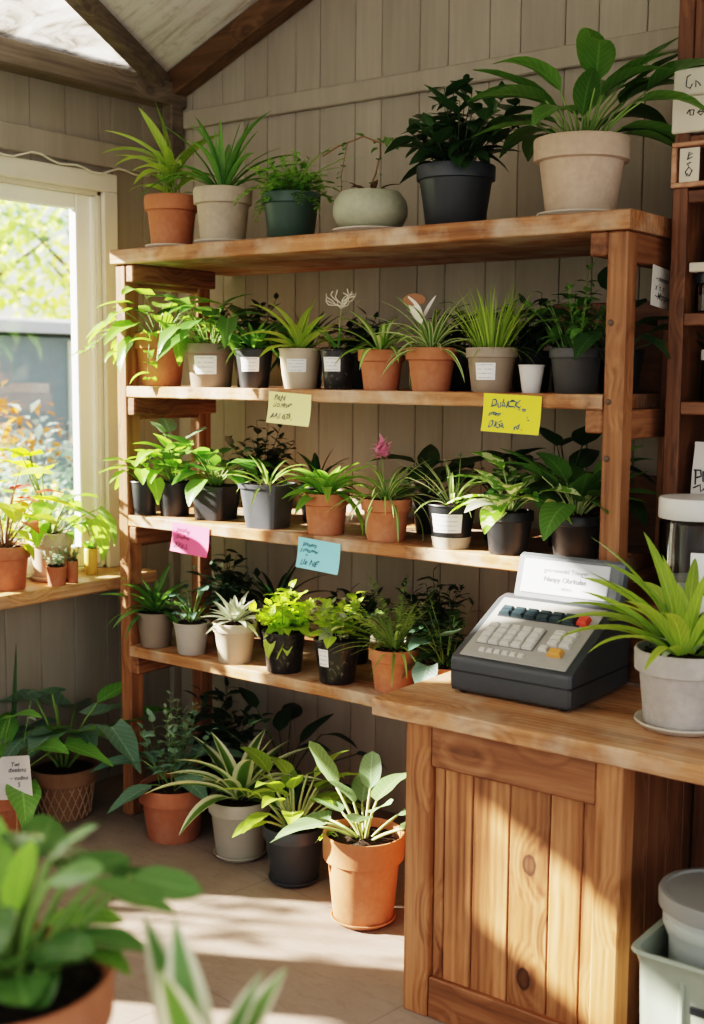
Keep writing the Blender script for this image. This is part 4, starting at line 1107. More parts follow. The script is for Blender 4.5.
# --- second shelf
P_('potted_pothos', 'pothos with long trailing vines in a terracotta pot, leftmost on the second shelf', dict(c=161, wr=54, wb=40, hp=52, z=Z1, kind='terra', mat='terracotta', y=.13),
   [(g_broad, dict(n=30, pet=(.08, .21), Ln=(.12, .165), W=(.07, .095), el=(15, 84), lt=(30, 75), bend=(25, 60), shape='heart', pr=.002, r0=.04)),
    (g_vine, dict(pts=[(-.06, -.06, .19), (-.12, -.09, .22), (-.18, -.11, .20), (-.24, -.13, .15), (-.29, -.15, .12)], nl=8, Ln=(.05, .08), W=(.03, .05))),
    (g_vine, dict(pts=[(.05, -.07, .20), (.07, -.12, .19), (.075, -.135, .12), (.07, -.135, .05), (.065, -.135, .01)], nl=7, Ln=(.05, .09), W=(.032, .055))),
    (g_vine, dict(pts=[(-.07, -.05, .2), (-.12, -.09, .18), (-.13, -.1, .10)], nl=4, Ln=(.06, .09), W=(.03, .05)))], 21, 'lf_fresh', group=G2)
P_('potted_pothos', 'big glossy leaved pothos in a taupe plastic pot with a white sticker', dict(c=211, wr=50, wb=40, hp=43, z=Z1, kind='band', mat='brownpl', y=.13),
   [(g_broad, dict(n=30, pet=(.08, .23), Ln=(.12, .165), W=(.07, .095), el=(20, 86), lt=(35, 80), bend=(20, 60), shape='heart', pr=.002, r0=.035))], 22, 'lf_mid', sticker=(-15, .085, .30, .72), group=G2)
P_('potted_spider_plant', 'small green spider plant in a black stickered pot beside the taupe pothos pot', dict(c=254, wr=38, wb=29, hp=39, z=Z1, kind='taper', mat='black', y=.11),
   [(g_strap, dict(n=24, Ln=(.14, .21), W=(.02, .028), el=(15, 82), bend=(45, 95), r0=.012))], 23, 'lf_green', sticker=(-14, .065, .42, .78), group=G2)
P_('potted_dracaena', 'yellow-green broad strap leaved plant in a beige pot above the pale yellow note', dict(c=300, wr=42, wb=33, hp=40, z=Z1, kind='taper', mat='beigepl', y=.10),
   [(g_strap, dict(n=17, Ln=(.17, .26), W=(.036, .048), el=(15, 84), bend=(35, 85), shape='strap', r0=.012))], 24, 'lf_yg', sticker=(-12, .068, .42, .74), group=G2)
t = P_('potted_orchid', 'soil dusted black pot with a wiry white flower on a tall stalk', dict(c=338, wr=36, wb=27, hp=40, z=Z1, kind='taper', mat='nursery', y=.10),
   [(g_strap, dict(n=6, Ln=(.14, .2), W=(.010, .016), el=(30, 80), bend=(60, 110), r0=.02)),
    (g_vine, dict(pts=[(.0, 0, .13), (.005, 0, .2), (.008, 0, .24), (.012, 0, .275)], nl=1, Ln=(.02, .03), W=(.008, .01)))], 25, 'lf_green', 'stem_pale', sticker=(-24, .06, .45, .8), group=G2)
b = MB(); g = random.Random(2)
for k in range(12):
    q = Vector((.012, 0, .27)); pts = [q.copy()]; a = g.uniform(-1.1, 1.1)
    for w_ in range(6):
        q = q + Vector((math.sin(a) * .014, g.uniform(-.006, .006), abs(math.cos(a)) * .013)); a += g.uniform(-1.3, 1.3); pts.append(q.copy())
    b.tube(pts, .0017, 5)
b.leaf((.075, -.01, .285), R(40), 25, .045, .016, 'lance', 10)
b.build('flower', m_plain('ivory_petal', (.72, .67, .52), .6, .06), t, ang=180)
P_('potted_spider_plant', 'cream striped spider plant in the first terracotta pot right of the wiry flower', dict(c=381, wr=47, wb=35, hp=40, z=Z1, kind='terra', mat='terracotta', y=.10),
   [(g_strap, dict(n=22, Ln=(.15, .23), W=(.028, .038), el=(10, 82), bend=(55, 120), r0=.018))], 26, 'lf_spider', group=G2)
t = P_('potted_spider_plant', 'dense spider plant in a terracotta pot with a brown and white tag among the leaves', dict(c=431, wr=52, wb=38, hp=43, z=Z1, kind='terra', mat='terracotta', y=.10),
   [(g_strap, dict(n=44, Ln=(.18, .28), W=(.014, .022), el=(5, 86), bend=(45, 110), r0=.022))], 27, 'lf_spideredge', group=G2)
b = MB(); b.lathe([(.0001, 0), (.034, 0), (.036, .002), (.034, .004), (.0001, .004)], 24); m4 = Matrix.Translation((-.02, -.07, .285)) @ Matrix.Rotation(R(35), 4, 'Z') @ Matrix.Rotation(R(78), 4, 'X') @ Matrix.Diagonal((1, .55, 1, 1)); b.v = [tuple(m4 @ Vector(v)) for v in b.v]; b.build('plant_tag', m_plain('brown_tag', (.30, .13, .055), .5, .1), t)
b = MB(); b.leaf((-.0, -.06, .21), R(217), 66, .095, .05, 'lance', 5, .1, 60); b.leaf((.0, -.06, .21), R(37), 70, .10, .024, 'lance', 15, .2, 40); b.build('bract', m_plain('white_bract', (.75, .70, .62), .5, .06), t, ang=180)
P_('potted_grass', 'upright bright green grass in a taupe pot with a white sticker', dict(c=491, wr=52, wb=39, hp=44, z=Z1, kind='band', mat='taupe', y=.10),
   [(g_strap, dict(n=110, Ln=(.16, .24), W=(.0045, .008), el=(55, 90), bend=(8, 45), shape='grass', r0=.055, nc=2, ns=6)), (g_strap, dict(n=14, Ln=(.12, .2), W=(.004, .006), el=(15, 45), bend=(60, 110), shape='grass', r0=.06, nc=2))], 28, 'lf_yg', sticker=(-16, .062, .28, .66), group=G2)
p, q = px_pot(531, 26, 18, 28, Z1, 'taper', 'whitepl', y=.08)
t = thing('plastic_cup', 'small empty white plastic cup between the grass pot and the charcoal pot', 'cup', p); b = MB(); b.lathe(pot_profile(*q[:4]) + [(.0001, q[3] * .3)], 36); b.build('cup_body', 'whitepl', t)
P_('potted_basil', 'leafy green bush in a charcoal pot beside the right shelf post', dict(c=575, wr=54, wb=41, hp=45, z=Z1, kind='band', mat='charcoal', y=.12),
   [(g_bush, dict(nst=13, H=(.14, .22), spread=50, nl=7, Ln=(.06, .09), W=(.03, .042), el=(-30, 25), bend=(30, 70), r0=.045, droop=.3)),
    (g_bush, dict(nst=4, H=(.2, .25), spread=22, nl=6, Ln=(.045, .065), W=(.024, .032), el=(0, 35), r0=.02, whorl=2))], 29, 'lf_mid', 'stem', group=G2)

# --- third shelf
P_('potted_seedling', 'heart leaved plant in a small black pot, leftmost on the third shelf', dict(c=145, wr=27, wb=22, hp=34, z=Z2, kind='taper', mat='black', by=516),
   [(g_broad, dict(n=18, pet=(.06, .14), Ln=(.085, .12), W=(.06, .08), el=(35, 82), lt=(30, 65), bend=(20, 50), shape='heart', pr=.002))], 31, 'lf_fresh', group=G3)
P_('potted_seedling', 'rounded leaf plant with bluish top leaves in the second black pot on the third shelf', dict(c=175, wr=34, wb=28, hp=34, z=Z2, kind='taper', mat='black', by=517),
   [(g_broad, dict(n=24, pet=(.06, .18), Ln=(.085, .12), W=(.06, .08), el=(40, 86), lt=(25, 70), bend=(15, 50), shape='heart', pr=.002)),
    (g_broad, dict(n=3, pet=(.18, .22), Ln=(.07, .09), W=(.06, .075), el=(76, 86), lt=(20, 40), bend=(10, 30), shape='round', pr=.002, mi=1))], 32, ['lf_fresh', 'lf_grey'], group=G3)
P_('potted_philodendron', 'large smooth leaved plant in a square black pot right of the two small black pots', dict(c=216, wr=40, wb=33, hp=34, z=Z2, kind='square', mat='black', by=521),
   [(g_broad, dict(n=26, pet=(.06, .19), Ln=(.11, .15), W=(.07, .09), el=(42, 88), lt=(15, 75), bend=(20, 55), shape='ovate', pr=.0025))], 33, 'lf_green', group=G3, rot=8)
P_('potted_spider_plant', 'sparse pale spider plant in a square grey pot', dict(c=268, wr=44, wb=34, hp=44, z=Z2, kind='square', mat='greysq', by=530),
   [(g_strap, dict(n=20, Ln=(.14, .21), W=(.012, .018), el=(10, 75), bend=(50, 100), r0=.025))], 34, 'lf_spider', group=G3, rot=10, sq=.9)
P_('potted_dracaena', 'glossy arching leaf plant in a terracotta pot above the light blue note', dict(c=326, wr=47, wb=36, hp=41, z=Z2, kind='terra', mat='terracotta', by=537),
   [(g_strap, dict(n=26, Ln=(.15, .24), W=(.034, .048), el=(10, 80), bend=(50, 100), shape='lance', r0=.018)), (g_broad, dict(n=4, pet=(.05, .08), Ln=(.1, .13), W=(.05, .06), el=(60, 80), lt=(10, 30), bend=(30, 50)))], 35, 'lf_fresh', group=G3)
t = P_('potted_spider_plant', 'spider plant with a small pink flower head in a terracotta pot', dict(c=386, wr=51, wb=38, hp=42, z=Z2, kind='terra', mat='terracotta', by=544),
   [(g_strap, dict(n=44, Ln=(.15, .24), W=(.010, .016), el=(5, 84), bend=(55, 120), r0=.022)), (g_vine, dict(pts=[(0, 0, .13), (-.005, -.01, .2), (-.01, -.01, .27)], nl=1, Ln=(.03, .04), W=(.01, .012)))], 36, 'lf_spider', group=G3)
b = MB(); g = random.Random(7)
for k in range(60):
    b.leaf((-.01 + g.uniform(-.02, .02), -.01 + g.uniform(-.02, .02), .285 + g.uniform(-.02, .035)), g.uniform(0, 6.3), g.uniform(0, 80), g.uniform(.022, .036), .014, 'ovate', 20, .3, 0, 0, 0, 4, 2, 0, g.random())
b.build('flower', m_leaf('petal_pink', (.55, .16, .28), (.72, .36, .46), trans=.3), t, ang=180)
t = P_('potted_spider_plant', 'narrow leaved plant in a black pot with a large white label and pale base', dict(c=451, wr=48, wb=36, hp=44, z=Z2, kind='taper', mat='black', by=550),
   [(g_strap, dict(n=24, Ln=(.14, .25), W=(.010, .016), el=(15, 86), bend=(30, 90), r0=.02)), (g_vine, dict(pts=[(.02, 0, .13), (.025, 0, .2), (.03, 0, .28)], nl=1, Ln=(.03, .04), W=(.008, .01)))], 37, 'lf_spideredge', sticker=(-14, .098, .38, .80), group=G3)
b = MB(); g = random.Random(9)
for k in range(9): b.leaf((.03, 0, .285), k * .7, g.uniform(0, 35), .035, .008, 'lance', 10, .2, 0, 0, 0, 3, 2, 0, g.random())
b.build('flower', 'lf_grey', t, ang=180)
pos, q = px_pot(451, 48, 36, 44, Z2, 'taper', 'black', by=550)
b = MB(); b.lathe([(q[2] + .0015, .001), (lerp(q[2], q[1], .26) + .0018, q[3] * .26)], 44); b.build('pale_band', 'stone', [c for c in t.children if c.name.startswith('pot')][0])
P_('potted_pothos', 'cream marbled broad leaf plant in a black pot left of the dark leaved one', dict(c=508, wr=50, wb=38, hp=43, z=Z2, kind='band', mat='black', by=557),
   [(g_broad, dict(n=26, pet=(.05, .15), Ln=(.12, .16), W=(.065, .085), el=(38, 88), lt=(10, 65), bend=(25, 60), shape='ovate', pr=.0028)), (g_broad, dict(n=5, pet=(.05, .1), Ln=(.10, .13), W=(.05, .065), el=(30, 70), lt=(20, 50), bend=(30, 60), mi=1, azc=-60, azr=70))], 38, ['lf_patch', 'lf_silver'], 'stem_pale', group=G3)
P_('potted_peace_lily', 'deep green broad leaf plant in the rightmost black pot on the third shelf', dict(c=575, wr=57, wb=43, hp=44, z=Z2, kind='band', mat='black', by=561),
   [(g_broad, dict(n=22, pet=(.06, .18), Ln=(.15, .20), W=(.075, .095), el=(45, 88), lt=(0, 45), bend=(15, 55), shape='ovate', pr=.0028))], 39, 'lf_mid', 'stem_pale', group=G3)

# --- lowest shelf
P_('potted_dracaena', 'grassy dark green dracaena in a brown pot, leftmost on the lowest shelf', dict(c=156, wr=38, wb=29, hp=35, z=Z3, kind='taper', mat='brownpl', by=651),
   [(g_strap, dict(n=30, Ln=(.16, .26), W=(.026, .036), el=(5, 84), bend=(35, 85), r0=.014))], 41, 'lf_mid', group=G4)
P_('potted_succulent', 'small grey-green leaf plant in a pale greige pot beside the brown pot', dict(c=192, wr=36, wb=28, hp=32, z=Z3, kind='taper', mat='greigepl', by=657),
   [(g_broad, dict(n=12, pet=(.05, .12), Ln=(.06, .09), W=(.026, .036), el=(25, 86), lt=(5, 40), bend=(25, 55), shape='lance')), (g_broad, dict(n=4, pet=(.12, .15), Ln=(.04, .05), W=(.035, .045), el=(75, 85), lt=(30, 50), shape='round'))], 42, 'lf_blue', group=G4)
P_('potted_sage', 'silvery pale leaf plant in a beige pot on the lowest shelf', dict(c=235, wr=44, wb=33, hp=40, z=Z3, kind='band', mat='beigepl', by=668),
   [(g_strap, dict(n=30, Ln=(.09, .145), W=(.022, .032), el=(0, 82), bend=(10, 55), shape='lance', r0=.02, dz=.015))], 43, 'lf_silver', group=G4)
P_('potted_coleus', 'lime green frilly leaf plant in a speckled black pot without label', dict(c=284, wr=43, wb=34, hp=41, z=Z3, kind='taper', mat='nursery', by=678),
   [(g_bush, dict(nst=15, H=(.11, .19), spread=56, nl=7, Ln=(.06, .09), W=(.052, .072), shape='heart', el=(-20, 45), bend=(10, 60), r0=.04, wave=.2, droop=.3, ns=6, nc=4)),
    (g_broad, dict(n=4, pet=(.03, .06), Ln=(.07, .09), W=(.05, .06), el=(10, 30), lt=(60, 80), bend=(20, 40), shape='ovate', azc=-90, azr=60))], 44, 'lf_lime', group=G4)
P_('potted_coleus', 'lime leaf plant in a speckled black pot with a small white sticker', dict(c=337, wr=46, wb=35, hp=44, z=Z3, kind='taper', mat='nursery', by=689),
   [(g_bush, dict(nst=13, H=(.11, .19), spread=52, nl=6, Ln=(.06, .085), W=(.042, .058), shape='ovate', el=(-15, 45), bend=(10, 60), r0=.04, ns=6, nc=4)), (g_bush, dict(nst=7, H=(.12, .17), spread=50, nl=5, Ln=(.05, .065), W=(.04, .05), shape='ovate', el=(-15, 45), r0=.04, mi=1))], 45, ['lf_lime', 'lf_silver'], 'stem_pale', sticker=(-40, .04, .42, .82), group=G4)
P_('potted_asparagus_fern', 'feathery fern in a terracotta pot behind the counter corner', dict(c=394, wr=52, wb=39, hp=43, z=Z3, kind='terra', mat='terracotta', by=694),
   [(g_strap, dict(n=46, Ln=(.15, .23), W=(.009, .014), el=(10, 84), bend=(45, 100), r0=.02, nc=2)), (g_fern, dict(n=12, Ln=(.2, .3), el=(35, 86), bend=(15, 50), lw=.011, ll=.036, nl=16)), (g_broad, dict(n=3, pet=(.05, .08), Ln=(.07, .09), W=(.03, .04), el=(20, 40), azc=20, azr=30))], 46, 'lf_fern', group=G4)
P_('potted_peperomia', 'round grey-green leaf plant in a terracotta pot half hidden behind the cash register', dict(c=446, wr=44, wb=33, hp=34, z=Z3, kind='terra', mat='terracotta', y=.12),
   [(g_broad, dict(n=12, pet=(.07, .18), Ln=(.09, .12), W=(.075, .095), el=(20, 84), lt=(30, 80), bend=(10, 40), shape='heart')), (g_bush, dict(nst=8, H=(.2, .3), spread=40, nl=7, Ln=(.06, .09), W=(.03, .04), el=(-10, 40), mi=1))], 47, ['lf_blue', 'lf_dark'], group=G4)

# --- dark rows at the back of the shelves
def backrow(px, z, y, label, seed, kind, H=.26, rt=.072, h=.13, grp='shaded plants in the back row'):
    pos = spot(px, y, z)
    gens = {'bush': [(g_bush, dict(nst=14, H=(H * .6, H), spread=50, nl=8, Ln=(.07, .11), W=(.032, .048), el=(-30, 35), r0=.04, droop=.3))],
            'broad': [(g_broad, dict(n=16, pet=(H * .4, H * .9), Ln=(.13, .19), W=(.07, .095), el=(25, 86), lt=(15, 60), bend=(15, 50)))],
            'strap': [(g_strap, dict(n=26, Ln=(H * .8, H * 1.25), W=(.02, .032), el=(15, 85), bend=(35, 90)))]}[kind]
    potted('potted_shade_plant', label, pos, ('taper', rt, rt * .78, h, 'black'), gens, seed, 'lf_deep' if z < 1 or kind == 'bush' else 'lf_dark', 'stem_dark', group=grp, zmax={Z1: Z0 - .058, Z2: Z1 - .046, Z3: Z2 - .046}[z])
B2, B3, B4 = 'shaded plants at the back of the second shelf', 'shaded plants at the back of the third shelf', 'shaded plants at the back of the lowest shelf'
backrow(252, Z1, .32, 'dark bushy plant at the back of the second shelf behind the small spider plant', 61, 'bush', .24, grp=B2)
backrow(306, Z1, .34, 'dark strap leaved plant at the back of the second shelf behind the beige pot', 62, 'strap', .2, grp=B2)
backrow(362, Z1, .34, 'dark low bush at the back of the second shelf behind the wiry flower pot', 63, 'bush', .15, grp=B2)
backrow(460, Z1, .33, 'dark bush at the back of the second shelf between the spider plant and the grass', 64, 'bush', .18, grp=B2)
backrow(530, Z1, .33, 'dark bush at the back of the second shelf behind the white cup', 65, 'bush', .22, grp=B2)
backrow(618, Z1, .25, 'shaded broad leaf plant behind the right shelf post with leaves showing past the post', 66, 'broad', .22, grp=B2)
backrow(262, Z2, .33, 'tall dark bush at the back of the third shelf behind the square pots', 67, 'bush', .26, grp=B3)
backrow(318, Z2, .34, 'dark strap leaved plant at the back of the third shelf, above the blue note', 68, 'strap', .2, grp=B3)
backrow(432, Z2, .33, 'dark leafy plant at the back of the third shelf behind the pink flowered pot', 69, 'broad', .15, grp=B3)
backrow(500, Z2, .34, 'dark leafy plant at the back of the third shelf behind the marbled leaf plant', 70, 'broad', .2, grp=B3)
backrow(566, Z2, .33, 'tall dark broad leaf plant at the back right end of the third shelf', 71, 'broad', .28, grp=B3)
backrow(228, Z3, .30, 'dark bush at the back of the lowest shelf under the pink note', 72, 'bush', .26, grp=B4)
backrow(276, Z3, .33, 'dark strap leaved plant at the back of the lowest shelf behind the silvery plant', 73, 'strap', .26, grp=B4)
backrow(352, Z3, .33, 'dark bush at the back of the lowest shelf behind the lime plants', 74, 'bush', .2, grp=B4)
backrow(432, Z3, .34, 'tall dark bush at the back of the lowest shelf left of the cash register', 75, 'bush', .3, grp=B4)

# --- floor
P_('potted_hellebore', 'blue-green leafy plant in a terracotta pot on the floor by the left shelf post', dict(c=174, wr=69, wb=52, hp=54, z=0, kind='terra', mat='terracotta_old', by=845),
   [(g_bush, dict(nst=9, H=(.24, .36), spread=34, nl=9, Ln=(.05, .085), W=(.03, .045), el=(0, 50), r0=.05, bend=(10, 50), ns=6, nc=4)), (g_broad, dict(n=9, pet=(.10, .18), Ln=(.17, .23), W=(.075, .10), el=(30, 65), lt=(30, 60), bend=(15, 45), shape='ovate', pr=.003)),
    (g_bush, dict(nst=4, H=(.34, .4), spread=12, nl=9, Ln=(.035, .055), W=(.022, .03), el=(0, 50), r0=.02, mi=1, whorl=2))], 51, ['lf_bluelt', 'lf_grey'], group=GF)
P_('potted_dracaena', 'cream edged striped dracaena in a beige pot on the floor', dict(c=240, wr=63, wb=47, hp=58, z=0, kind='band', mat='putty', by=864),
   [(g_strap, dict(n=19, Ln=(.28, .38), W=(.055, .075), el=(18, 82), bend=(30, 80), shape='lance', r0=.016, fold=.4))], 52, 'lf_dracedge', saucer=('putty', .095), group=GF)
P_('potted_philodendron', 'bright green upright leaf plant in a black pot on the floor', dict(c=294, wr=63, wb=47, hp=57, z=0, kind='band', mat='slate', by=890),
   [(g_broad, dict(n=24, pet=(.10, .21), Ln=(.14, .19), W=(.058, .078), el=(35, 88), lt=(5, 60), bend=(25, 60), shape='ovate', pr=.005, pbend=14, r0=.03))], 53, 'lf_yg', 'stem_pale', saucer=('slate', .088), group=GF)
P_('potted_kalanchoe', 'round pale leaved plant in the largest terracotta pot on the floor by the counter', dict(c=363, wr=82, wb=60, hp=88, z=0, kind='terra', mat='terracotta', by=932),
   [(g_broad, dict(n=9, pet=(.12, .2), Ln=(.13, .17), W=(.07, .09), el=(35, 84), lt=(-15, 30), bend=(-15, 25), shape='round', pr=.005, pbend=12, r0=.02)), (g_broad, dict(n=4, pet=(.10, .16), Ln=(.16, .19), W=(.09, .11), el=(30, 55), lt=(20, 45), bend=(0, 30), shape='ovate', pr=.005, azc=215, azr=40)),
    (g_broad, dict(n=3, pet=(.02, .03), Ln=(.05, .06), W=(.04, .05), el=(40, 70), shape='ovate', azc=215, azr=20, off=(-.06, -.04), mi=1))], 54, ['lf_sage', 'lf_yg'], 'stem_pale', saucer=('terracotta', .105), group=GF)
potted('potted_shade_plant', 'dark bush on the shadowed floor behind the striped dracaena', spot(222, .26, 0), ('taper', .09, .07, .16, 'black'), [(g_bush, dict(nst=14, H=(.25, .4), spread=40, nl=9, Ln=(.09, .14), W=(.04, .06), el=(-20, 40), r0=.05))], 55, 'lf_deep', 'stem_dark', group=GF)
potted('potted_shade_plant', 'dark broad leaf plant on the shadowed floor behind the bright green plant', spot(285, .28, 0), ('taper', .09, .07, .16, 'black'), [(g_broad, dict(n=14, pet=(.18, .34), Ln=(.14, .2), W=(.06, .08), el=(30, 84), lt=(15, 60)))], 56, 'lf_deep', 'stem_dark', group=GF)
# left: basket pot and its neighbour
M['basket'] = m_clay('basket_clay', (.24, .13, .075), (.32, .21, .13), .4)
pos = at(66, 822, 2, 0) + Vector((-.07, .05, 0)); pos.x = max(pos.x, XL + .165)
t = potted('potted_philodendron', 'large blue-green arrow leaved plant in a brown lattice patterned pot under the window', pos, ('terra', .135, .10, .205, 'basket'),
   [(g_broad, dict(n=11, pet=(.18, .36), Ln=(.20, .26), W=(.13, .17), el=(50, 86), lt=(50, 95), bend=(10, 45), shape='heart', pr=.006, pbend=14, wave=.08)), (g_broad, dict(n=4, pet=(.2, .3), Ln=(.2, .25), W=(.10, .12), el=(55, 74), lt=(10, 40), bend=(10, 30), azc=20, azr=40, pr=.005, mi=1))], 57, ['lf_bluelt', 'lf_green'], 'stem', group=GF)
po = [c for c in t.children if c.name.startswith('pot')][0]
b = MB()
for k in range(22):
    for sg in (-1, 1):
        pts = []
        for j in range(7):
            f = j / 6 * .66 + .02; r = lerp(.10, .135 * .93, f / 1) + .0022; a = 2 * PI * k / 22 + sg * j * .085
            pts.append((r * math.cos(a), r * math.sin(a), .205 * f))
        b.tube(pts, .0022, 4)
b.build('woven_lattice', m_plain('pale_cane', (.42, .28, .17), .6, .15), po, ang=180)
pos2 = Vector((-.15, -.445, 0))
potted('potted_philodendron', 'green leafy plant with a flower spike at the left edge under the window', pos2, ('terra', .12, .09, .19, 'terracotta_old'),
   [(g_broad, dict(n=15, pet=(.2, .40), Ln=(.16, .22), W=(.10, .13), el=(40, 84), lt=(25, 70), bend=(15, 45), shape='heart', pr=.004)), (g_vine, dict(pts=[(.03, .05, .2), (.05, .08, .4), (.06, .1, .52)], nl=9, Ln=(.03, .04), W=(.02, .026), shape='ovate', mi=1))], 58, ['lf_green', 'lf_grey'], group=GF)
potted('potted_snake_plant', 'dark plant with one tall upright blade against the wall under the window', Vector((-.275, -.30, 0)), ('taper', .05, .042, .15, 'black'),
   [(g_strap, dict(n=1, Ln=(.55, .58), W=(.036, .04), el=(87, 90), bend=(-3, 4), r0=.014, azc=217, azr=60))], 59, 'lf_dark', 'stem_dark', group=GF)
# price card by the basket pot
a = at(0, 757, 1, -.30); c = at(32, 790, 1, -.30)
t = thing('price_card', 'white handwritten price card standing at the left edge beside the lattice pot', 'card', (a.x - .02, -.28, c.z - .02))
t.location = at(6, 800, 0, .02); t.rotation_euler.z = R(25)
b = MB(); b.box((-.03, 0, 0), (.105, .003, .155), .001); m4 = Matrix.Rotation(R(-7), 4, 'Y') @ Matrix.Rotation(R(-6), 4, 'X'); b.v = [tuple(m4 @ Vector(v)) for v in b.v]; b.build('card_sheet', m_plain('cream_card_sheet', (.66, .58, .52), .7, .04), t, smooth=False)
b = MB(); zz = t.location.z; b.tube([(.035, .012, -zz + .002), (.035, .012, .03)], .004, 8); b.build('card_stake', 'bench', t)
objs = [text_mesh(s, sz, M['ink'], t, m4 @ Matrix.Translation((x, -.0012, z)) @ Matrix.Rotation(PI / 2, 4, 'X'), 'handwriting', .2, 'LEFT', 1, .0003) for (s, x, z, sz) in (('Twi', .03, .118, .022), ('dxeknu', .018, .098, .024), ('~ vodlno', .022, .07, .02), ('S', .05, .045, .024), ('8  yunslv', .0, .018, .02))]
join_text(objs)

# --- window sill
SL = 'pots on the window sill'
def sillpot(name, label, px, x, wr, wb, hp, kind, mat, gens, seed, leaf, stem='stem', saucer=None):
    lo, hi = -2.0, 1.0
    for _ in range(40):
        m = (lo + hi) / 2
        if proj((x, m, SZ))[0] < px: lo = m
        else: hi = m
    pos = Vector((x, lo, SZ)); k = mpp(pos)
    return potted(name, label, pos, (kind, wr / 2 * k, wb / 2 * k, hp * k, mat), gens, seed, leaf, stem, saucer=saucer, group=SL, clampx=XL - .006, free=True)
sillpot('potted_begonia', 'red and lime leaved plant in a terracotta pot at the left of the sill', 6, -.245, 50, 38, 44, 'terra', 'terracotta_old',
   [(g_broad, dict(n=9, pet=(.16, .32), Ln=(.13, .18), W=(.11, .14), el=(55, 88), lt=(40, 90), bend=(10, 40), shape='heart', pr=.0035)), (g_broad, dict(n=7, pet=(.16, .28), Ln=(.08, .11), W=(.06, .075), el=(50, 80), lt=(40, 90), shape='heart', mi=1)), (g_broad, dict(n=10, pet=(.06, .12), Ln=(.08, .11), W=(.06, .07), el=(40, 75), lt=(40, 80)))], 81, ['lf_lime', 'lf_red'], 'stem_red')
sillpot('potted_pothos', 'big lime and green leaved plant in a beige clay pot on the window sill', 52, -.272, 44, 34, 46, 'terra', 'pinkclay',
   [(g_broad, dict(n=12, pet=(.10, .22), Ln=(.13, .17), W=(.10, .125), el=(38, 76), lt=(50, 95), bend=(20, 50), shape='heart', pr=.003)), (g_broad, dict(n=4, pet=(.28, .36), Ln=(.17, .21), W=(.14, .18), el=(76, 88), lt=(45, 85), bend=(10, 40), shape='heart', pr=.004, azc=200, azr=40, mi=1)),
    (g_vine, dict(pts=[(.05, .02, .18), (.09, .06, .24), (.10, .09, .22), (.10, .11, .17)], nl=5, Ln=(.06, .09), W=(.04, .06)))], 82, ['lf_fresh', 'lf_lime'], saucer=('saucer_clay', .084))
sillpot('potted_succulent', 'tiny curly succulent in a small brown pot on the sill', 57, -.160, 20, 17, 19, 'taper', 'terracotta_old', [(g_bush, dict(nst=8, H=(.05, .10), spread=35, nl=9, Ln=(.014, .022), W=(.012, .016), shape='round', el=(0, 60), r0=.02, whorl=2))], 83, 'lf_grey', 'stem_red')
sillpot('potted_succulent', 'narrow brown pot with a tiny succulent next to the curly one', 73, -.158, 11, 10, 22, 'tube', 'terracotta_old', [(g_bush, dict(nst=6, H=(.05, .09), spread=35, nl=8, Ln=(.014, .02), W=(.012, .016), shape='round', el=(0, 60), r0=.01, whorl=2))], 84, 'lf_grey', 'stem_red')
sillpot('potted_succulent', 'little yellow tube pot with a small plant by the window frame', 91, -.26, 13, 12, 26, 'tube', 'yellowpot', [(g_bush, dict(nst=5, H=(.03, .06), spread=40, nl=6, Ln=(.02, .03), W=(.016, .02), shape='ovate', el=(0, 60), r0=.01, whorl=2))], 85, 'lf_fresh')

# --- counter plant
pos = at(684, 727, 2, CT + .009); pos.z = CT; pos += Vector((-.02, .03, 0))
k = mpp(pos)
potted('potted_spider_plant', 'bright strap leaved plant in a weathered grey clay pot on the counter beside the register', pos, ('terra', 48 * k, 37 * k, 76 * k, 'greyclay'),
   [(g_strap, dict(n=28, Ln=(.24, .38), W=(.042, .058), el=(25, 86), bend=(30, 80), r0=.04, ns=12)), (g_strap, dict(n=5, Ln=(.30, .36), W=(.04, .052), el=(40, 62), bend=(45, 75), r0=.03, azc=215, azr=35)), (g_strap, dict(n=9, Ln=(.08, .14), W=(.016, .022), el=(30, 80), bend=(60, 120), r0=.045, mi=1))], 91, ['lf_yg', 'lf_silver'], saucer=('saucer_clay', 46 * k))

# --- foreground: potting bench with two plants close to the camera
bt = thing('potting_bench', 'wooden potting bench in the near foreground under the blurred plants', 'bench', (2.3, -2.3, 0))
BZ = .78
b = MB()
for i in range(4): b.box((-.42, -.42 + i * .16, BZ - .03), (.55, -.42 + i * .16 + .156, BZ), .003)
b.build('bench_top', 'bench', bt, smooth=False)
for x in (-.40, .47):
    for y in (-.40, .15):
        b = MB(); b.box((x, y, 0), (x + .055, y + .055, BZ - .0305), .004); b.build('leg', 'bench', bt, smooth=False)
pos = at(-2, 968, 2, 1.0); pos.z = BZ
potted('potted_rubber_plant', 'blurred foreground terracotta pot with thick shiny oval leaves at the lower left', pos, ('terra', .142, .10, .215, 'terracotta'),
   [(g_broad, dict(n=32, pet=(.05, .185), Ln=(.085, .112), W=(.048, .06), el=(60, 90), lt=(20, 95), bend=(-5, 35), shape='blunt', pr=.006, r0=.06, fold=.12, roll=40)), (g_broad, dict(n=2, pet=(.09, .10), Ln=(.10, .12), W=(.042, .052), el=(58, 66), lt=(40, 60), bend=(15, 35), shape='blunt', azc=30, azr=25, pr=.005, mi=1)), (g_broad, dict(n=3, pet=(.11, .14), Ln=(.10, .12), W=(.055, .062), el=(78, 89), lt=(-20, 30), bend=(0, 20), shape='blunt', mi=1))], 101, ['lf_glossy', 'lf_fresh'], 'stem')
pos = at(205, 1105, 2, .98); pos.z = BZ
